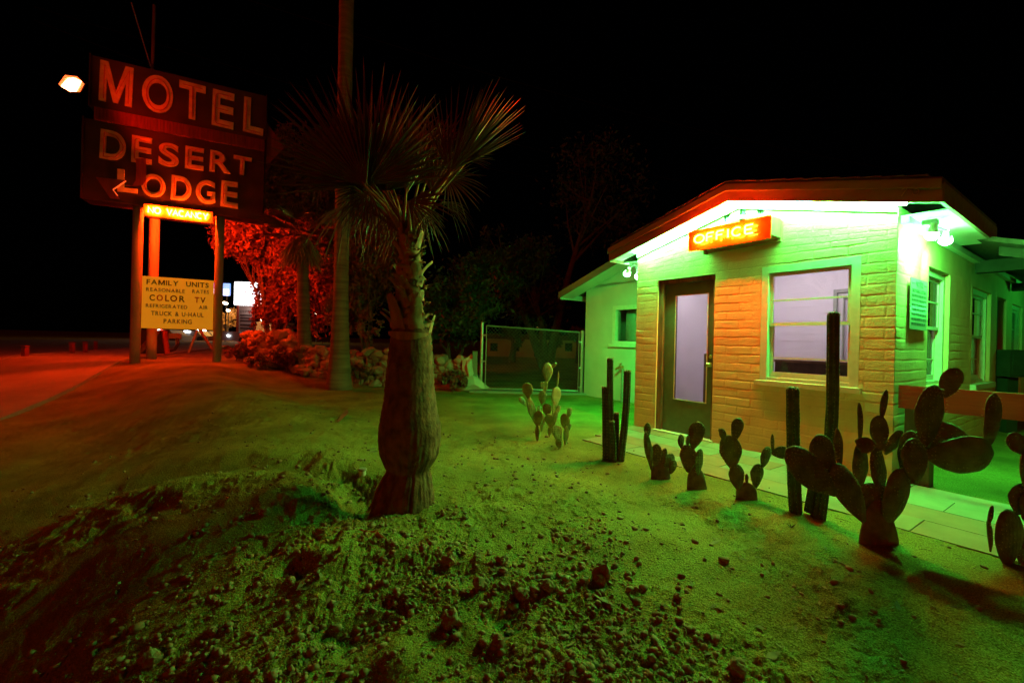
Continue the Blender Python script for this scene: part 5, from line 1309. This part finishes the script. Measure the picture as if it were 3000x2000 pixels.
# twigs and dry leaves
mb = MB()
for k in range(3800):
    r_ = 1 / rng.uniform(1 / 6.5, 1 / 1.4); a_ = R(rng.uniform(-30, 47)); x_, y_ = r_ * math.sin(a_), r_ * math.cos(a_)
    if -(x_ - 1.80) * math.sin(R(-55.25)) + (y_ - 6.38) * math.cos(R(-55.25)) > -1.36: continue
    if rng.random() > .35 + .65 * (mnoise.noise(Vector((x_ * 1.6, y_ * 1.6, 0))) > .05): continue
    z_ = H(x_, y_) + .003; an = rng.uniform(0, 3.14); L = rng.uniform(.008, .03) * (2.2 if rng.random() < .05 else 1); d = Vector((math.cos(an), math.sin(an), rng.uniform(-.05, .15)))
    if rng.random() < .6: mb.tube([Vector((x_, y_, z_)) - d * L, Vector((x_, y_, z_ + .003)), Vector((x_, y_, z_)) + d * L + Vector((0, .003, 0))], .0011, 3)
    else:
        s2 = Vector((-d.y, d.x, rng.uniform(-.5, .5))) * L * .3; c = Vector((x_, y_, z_ + .003)); mb.add([c - d * L, c + s2, c + d * L, c - s2], [(0, 1, 2, 3)])
tag(mb.build('dry_litter', 'litter'), 'dry twigs and leaf scraps scattered over the dirt', 'litter', kind='stuff')
st = gpt(2500, 1662); mb = MB()
a_ = gpt(2438, 1640); b_ = gpt(2500, 1672); mb.tube([a_ + Vector((0, 0, .008)), a_.lerp(b_, .5) + Vector((0, 0, .012)), b_ + Vector((0, 0, .008))], [.004, .005, .003], 6)
tag(mb.build('stick', 'litter'), 'thin straight stick lying left of the largest prickly pear', 'stick')
p = gpt(1062, 1392); cp = thing('valve_cap', p, 'small white irrigation pipe cap poking up left of the palm foot', 'pipe cap')
MB().lathe([(.026, p.z - .03), (.026, p.z + .040), (.024, p.z + .042)], 18, (p.x, p.y)).build('pipe', 'pvc', cp, smooth=False)
MB().lathe([(.034, p.z + .043), (.035, p.z + .055), (.030, p.z + .060)], 18, (p.x, p.y)).build('lid', 'grey', cp)

# ------------------------------------------------------------ stuff by the sign and the far street
def G(px, py): return gpt(px, py)
clt = thing('leaning_plank', at(608, 1030, 14), 'red painted post leaning under the rate board', 'post', 'timber scraps under the rate board')
a_, b_ = at(618 * 1.0 - 0, 1030, 13.5), at(603, 975, 13.5)
zb = .42
def scrap(nm, x0_, y0_, x1_, y1_, Y_, r_, m, lab):
    a_, b_ = at(x0_, y0_, Y_), at(x1_, y1_, Y_); t = thing(nm, a_, lab, nm.split('_')[-1], 'timber scraps under the rate board')
    MB().tube([a_ + Vector((0, 0, -.05)), b_], r_, 6).build('shaft', m, t)
    MB().tube([b_, b_ + Vector((0, 0, .02))], r_ * 1.15, 6).build('end_cap', m, t); return t
bpy.data.objects.remove(clt)
scrap('red_post', 490, 1032, 481, 970, 13.2, .07, 'signred', 'red leaning post below the middle of the rate board')
scrap('thin_pole', 412, 1026, 462, 975, 13.0, .045, 'darkwood', 'pale pole leaning right from the left sign post')
scrap('thin_pole', 408, 1018, 455, 972, 13.2, .03, 'darkwood', 'thinner pole leaning just above the pale pole')
scrap('thin_pole', 552, 1028, 578, 968, 13.6, .03, 'galv', 'grey pole leaning right below the rate board')
scrap('thin_pole', 622, 1018, 585, 966, 13.6, .04, 'darkwood', 'brown pole leaning left toward the right sign post')
hp = thing('hose_loop', at(505, 1028, 13.8), 'dark curved hose loop beside the red leaning post', 'hose')
MB().tube([at(490, 1030, 13.8), at(512, 1024, 13.8), at(522, 1006, 13.8), at(519, 990, 13.8)], .04, 6).build('hose', 'black', hp)
mb = MB(); p = at(431, 1000, 14.2); mb.box(p.x - .30, p.x + .22, 14.2, 14.8, .40, at(431, 966, 14.2).z); tag(mb.build('storage_crate', 'black'), 'black crate standing behind the leaning poles', 'crate')
mb = MB(); p0, p1 = at(455, 983, 22), at(530, 983, 22)
mb.box(p0.x, p1.x, 22, 22.06, p0.z - .12, p0.z + .14); wfn = thing('barrier', (p0.x, 22, .45), 'pale horizontal barrier board on thin legs behind the rate board', 'barrier')
mb.build('board', 'trim', wfn); mb = MB()
for x_ in (p0.x + .2, p1.x - .2): mb.box(x_ - .04, x_ + .04, 21.97, 21.995, .4, p0.z + .1)
mb.build('leg', 'trim', wfn)
for k, (x_, y_, Y_, w_) in enumerate(((67, 1040, 11.5, .10), (207, 1026, 13.5, .09), (246, 1024, 14, .08), (277, 1018, 17, .08))):
    a_ = at(x_, y_, Y_); b = thing('bollard', a_, ['nearest wide red post at the far left kerb', 'dull red post, second from the left along the kerb', 'bright red post, third from the left along the kerb', 'small faint red post farthest along the kerb'][k], 'bollard', 'red posts along the kerb')
    MB().box(a_.x - w_ / 2, a_.x + w_ / 2, Y_, Y_ + w_, a_.z - .3, a_.z + .20).build('shaft', 'signred', b); MB().box(a_.x - w_ / 2 - .01, a_.x + w_ / 2 + .01, Y_ - .01, Y_ + w_ + .01, a_.z + .221, a_.z + .25).build('cap', 'signred', b)
FY = 48
def far_box(px0, py0, px1, py1, Y_, dep, mb=None):
    a_, b_ = at(px0, py1, Y_), at(px1, py0, Y_); mb = mb or MB(); mb.box(a_.x, b_.x, Y_, Y_ + dep, a_.z, b_.z); return mb
fs_ = thing('lit_pole_sign', (at(722, 1000, 45).x, 45, .5), 'distant blank white lit box sign above a dim letter board', 'sign')
def rrect(x0_, z0_, x1_, z1_, r_):
    P = []
    for cx_, cz_, a0 in ((x1_ - r_, z1_ - r_, 0), (x0_ + r_, z1_ - r_, 90), (x0_ + r_, z0_ + r_, 180), (x1_ - r_, z0_ + r_, 270)):
        P += [(cx_ + r_ * math.cos(R(a0 + q * 30)), cz_ + r_ * math.sin(R(a0 + q * 30))) for q in range(4)]
    return P
a_, b_ = at(685, 893, 45), at(759, 827, 45)
MB().prism(rrect(a_.x, a_.z, b_.x, b_.z, .12), 45, 45.5).build('light_box', 'whitebox', fs_)
q = at(738, 846, 44.99); MB().prism([(q.x - .05, q.z - .05), (q.x + .08, q.z - .02), (q.x + .06, q.z + .16)], 44.97, 44.99).build('chip', 'rail', fs_)
for x_ in (694, 744): far_box(x_ - 3, 893, x_ + 4, 1002, 45.1, .2).build('post', 'rail', fs_)
lb = far_box(699, 897, 741, 970, 45.05, .04).build('letter_board', 'grey', fs_)
mb = MB()
for y_, s_ in ((912, 'U-HAUL'),):
    a_ = at(703, y_ + 3, 45); b_ = at(738, y_ - 3, 45); word(mb, s_, a_.x, b_.x, a_.z, b_.z, 45.04, .01)
for y_ in (922, 930, 938, 950, 960): far_box(703, y_, 738, y_ + 3, 45.0, .03, mb)
mb.build('board_lettering', 'black', fs_)
lamp('box_light', at(722, 905, 44), fs_, 60, (1, .6, .55), .3)
bs = thing('blue_lit_sign', (at(663, 1000, 50).x, 50, .5), 'distant blue and white lit sign peeping past the right sign post', 'sign')
far_box(640, 830, 671, 865, 50, .3).build('blue_face', 'bluebox', bs); far_box(655, 846, 669, 864, 49.9, .08).build('white_face', 'whitebox', bs); far_box(660, 866, 663, 1000, 50.1, .2).build('post', 'black', bs)
vl = thing('violet_lit_sign', (at(626, 1000, 52).x, 52, .5), 'sliver of violet lit sign just left of the right sign post', 'sign')
far_box(622, 828, 628, 842, 52, .3).build('light_face', emis('violet', (.35, .05, 1), 1.0), vl); far_box(623, 845, 628, 860, 52, .3).build('white_bulbs', emis('violetw', (.8, .7, 1), 1.6), vl); far_box(624, 861, 627, 1000, 52, .3).build('post', 'black', vl)
def street_lamp(px, py, Y_, lab, w_=4, m='lampglow', parent=None, double=False):
    p = at(px, py, Y_); t = thing('street_lamp', (p.x, Y_, .4), lab, 'lamp', 'distant street lamps')
    k = Y_ / F_PX
    for dx in ((-6, 6) if double else (0,)):
        c = Vector((p.x + dx * k, Y_, p.z)); mb = MB(); rock_mesh(mb, c, w_ * k, 0, (1.35, 1, .8), 2); mb.build('lamp_globe', m, t, smooth=True)
    MB().tube([(p.x, Y_ + .1, .2), (p.x, Y_ + .1, p.z - 3 * k)], .06, 5).build('pole', 'black', t)
    return t
street_lamp(660, 888, 46, 'distant lamp just below the blue lit sign', 5)
s1 = street_lamp(668, 909, 50, 'distant lamp inside the orange tree', 4)
lamp('sodium_light', at(668, 909, 48), s1, 900, (1, .42, .05), .3)
s2 = street_lamp(775, 938, 52, 'pair of distant lamps over the orange building', 4, double=True)
lamp('sodium_light', at(775, 944, 50.5), s2, 260, (1, .40, .12), .3)
street_lamp(927, 919, 55, 'tiny lamp between the two slender palm trunks', 2.5)
street_lamp(1572, 958, 40, 'tiny orange light glimpsed above the gate', 1.5, 'orangeglow')
tree('orange_tree', (at(668, 1000, 51).x, 51, .4), [lobe(672, 930, 51, 26, 28, .7), lobe(650, 950, 51, 20, 22, .3)], 'distant tree lit orange beneath the blue lit sign', 'tree', .2, 1500, .3, 'skirt', 300)
bd = thing('far_building', (at(775, 970, 54).x, 54, .4), 'distant plain orange lit building under the twin lamps', 'building')
far_box(748, 944, 801, 982, 54, 5).build('wall', 'housewall', bd); far_box(747, 942.5, 802, 944, 53.9, 5.2).build('parapet', 'trim', bd); far_box(766, 945, 767.5, 981, 53.93, .06).build('downpipe', 'rail', bd)
hg = far_box(742, 978, 822, 998, 50, 2).build('hedge', 'black'); tag(hg, 'low dark hedge in front of the orange lit building', 'hedge')
def far_car(px, py, Y_, lab, cols, w_=9):
    k = Y_ / F_PX; c = at(px, py, Y_); t = thing('car', (c.x, Y_, .4), lab, 'car', 'cars on the far road')
    h = c.z - .35
    MB().prism([(c.x - 2.1, .55), (c.x - 2.1, .95), (c.x - 1.3, 1.05), (c.x - .8, 1.5), (c.x + .9, 1.5), (c.x + 1.4, 1.05), (c.x + 2.1, .95), (c.x + 2.1, .55)], Y_ + .1, Y_ + 1.7).build('body', 'grey', t)
    for dx in (-1.3, 1.3): MB().tube([(c.x + dx, Y_ + .05, .62), (c.x + dx, Y_ + .3, .62)], .32, 14).build('wheel', 'black', t)
    for dx, m_ in cols:
        p = Vector((c.x + dx * k, Y_, c.z)); mb = MB(); rock_mesh(mb, p, 3.2 * k, 0, (1.5, .5, .8), 2); mb.build('headlight' if m_ == 'headlight' else 'tail_light', m_, t, smooth=True)
far_car(465, 967, 42, 'far car with two white lights and a red one, leftmost under the board', [(-6, 'headlight'), (4, 'headlight'), (7, 'taillight')])
far_car(548, 971, 46, 'far car with paired headlights in the middle under the board', [(-4, 'headlight'), (4, 'headlight')])
far_car(585, 967, 48, 'far car with one bright headlight near the right sign post', [(-3, 'headlight'), (14, 'headlight')])
far_car(669, 983, 44, 'far car with a single violet light below the orange tree', [(0, 'headlight')])
# things beyond the gate
hs = thing('far_house', (2.0, 34, .1), 'dim orange lit low house beyond the chain link gate', 'house')
far_box(1422, 990, 1720, 1062, 34, 5).build('wall', 'housewall', hs)
far_box(1418, 984, 1724, 991, 33.6, 6).build('roof', 'shingle', hs)
for x_ in (1436, 1500, 1604, 1655): far_box(x_, 1005, x_ + 22, 1028, 33.95, .04).build('window', 'darkglass', hs)
far_box(1424, 1052, 1465, 1060, 33.0, .5).build('step', 'trim', hs); far_box(1660, 1063, 1700, 1071, 33.0, .5).build('step', 'trim', hs)
yl = street_lamp(1568, 996, 30, 'narrow orange lamp glowing through the middle of the gate', 3, 'orangeglow')
lamp('yard_light', (at(1568, 1000, 29.5)), yl, 6, (1, .28, .06), .2)
for k, (x_, Y_, lab) in enumerate(((1500, 25, 'black tree silhouette behind the left half of the gate'), (1615, 24, 'black tree silhouette behind the middle of the gate'), (1690, 26, 'black tree silhouette behind the right end of the gate'))):
    p = at(x_, 1030, Y_); tree('silhouette_tree', (p.x, Y_, .05), [lobe(x_, 975, Y_, 32, 20, .7), lobe(x_ + 18, 1000, Y_, 22, 16, .3)], lab, 'tree', .18, 1400, .11, 'leaf', 400 + k, 'trees beyond the gate')
# overhead cables
for k, (a_, b_, lab) in enumerate((((100, 60, 22), (1800, 560, 30), 'lowest faint overhead cable above the motel sign'), ((100, 20, 24), (2600, 640, 34), 'middle faint overhead cable crossing the night sky'), ((600, -40, 22), (3000, 560, 30), 'topmost faint overhead cable over the office'))):
    A_, B_ = at(*a_), at(*b_); pts = [A_.lerp(B_, i / 24) - Vector((0, 0, 1.2 * math.sin(math.pi * i / 24))) for i in range(25)]
    mb = MB(); mb.tube(pts, .012, 4); tag(mb.build('cable', 'black'), lab, 'cable', 'overhead cables')
# threads of orange twine by the palm foot
mb = MB()
for k in range(6):
    a_ = gpt(1045 + 8 * k, 1555 + 3 * k) + Vector((0, 0, .012)); b_ = gpt(1150 - 6 * k, 1590 - 2 * k) + Vector((0, 0, .006)); mb.tube([a_, a_.lerp(b_, .5) + Vector((0, 0, .02 + .004 * k)), b_], .0012, 4)
tag(mb.build('twine', mat('orange_twine', (.7, .12, .05), .6)), 'tangle of orange twine on the mound in front of the palm', 'twine')
p = gpt(1010, 1205); q = gpt(990, 1240); mb = MB(); ribbon(mb, [p + Vector((.03, 0, .03)), p.lerp(q, .5) + Vector((.05, 0, .05)), q + Vector((0, 0, .02))], [.01, .05, .015], Vector((1, .2, .2)).normalized())
tag(mb.build('dead_leaf', 'leafdry'), 'curled reddish dead leaf on the dirt left of the palm', 'leaf')
p = gpt(2318, 1545); mb = MB()
for k in range(9):
    an = k * .7; d = Vector((math.cos(an), math.sin(an), .9)); mb.add([p + d.orthogonal().normalized() * .004, p - d.orthogonal().normalized() * .004, p + d * .035], [(0, 1, 2)])
tag(mb.build('seedling', 'frond'), 'tiny spiky seedling in front of the single thick column cactus', 'plant')
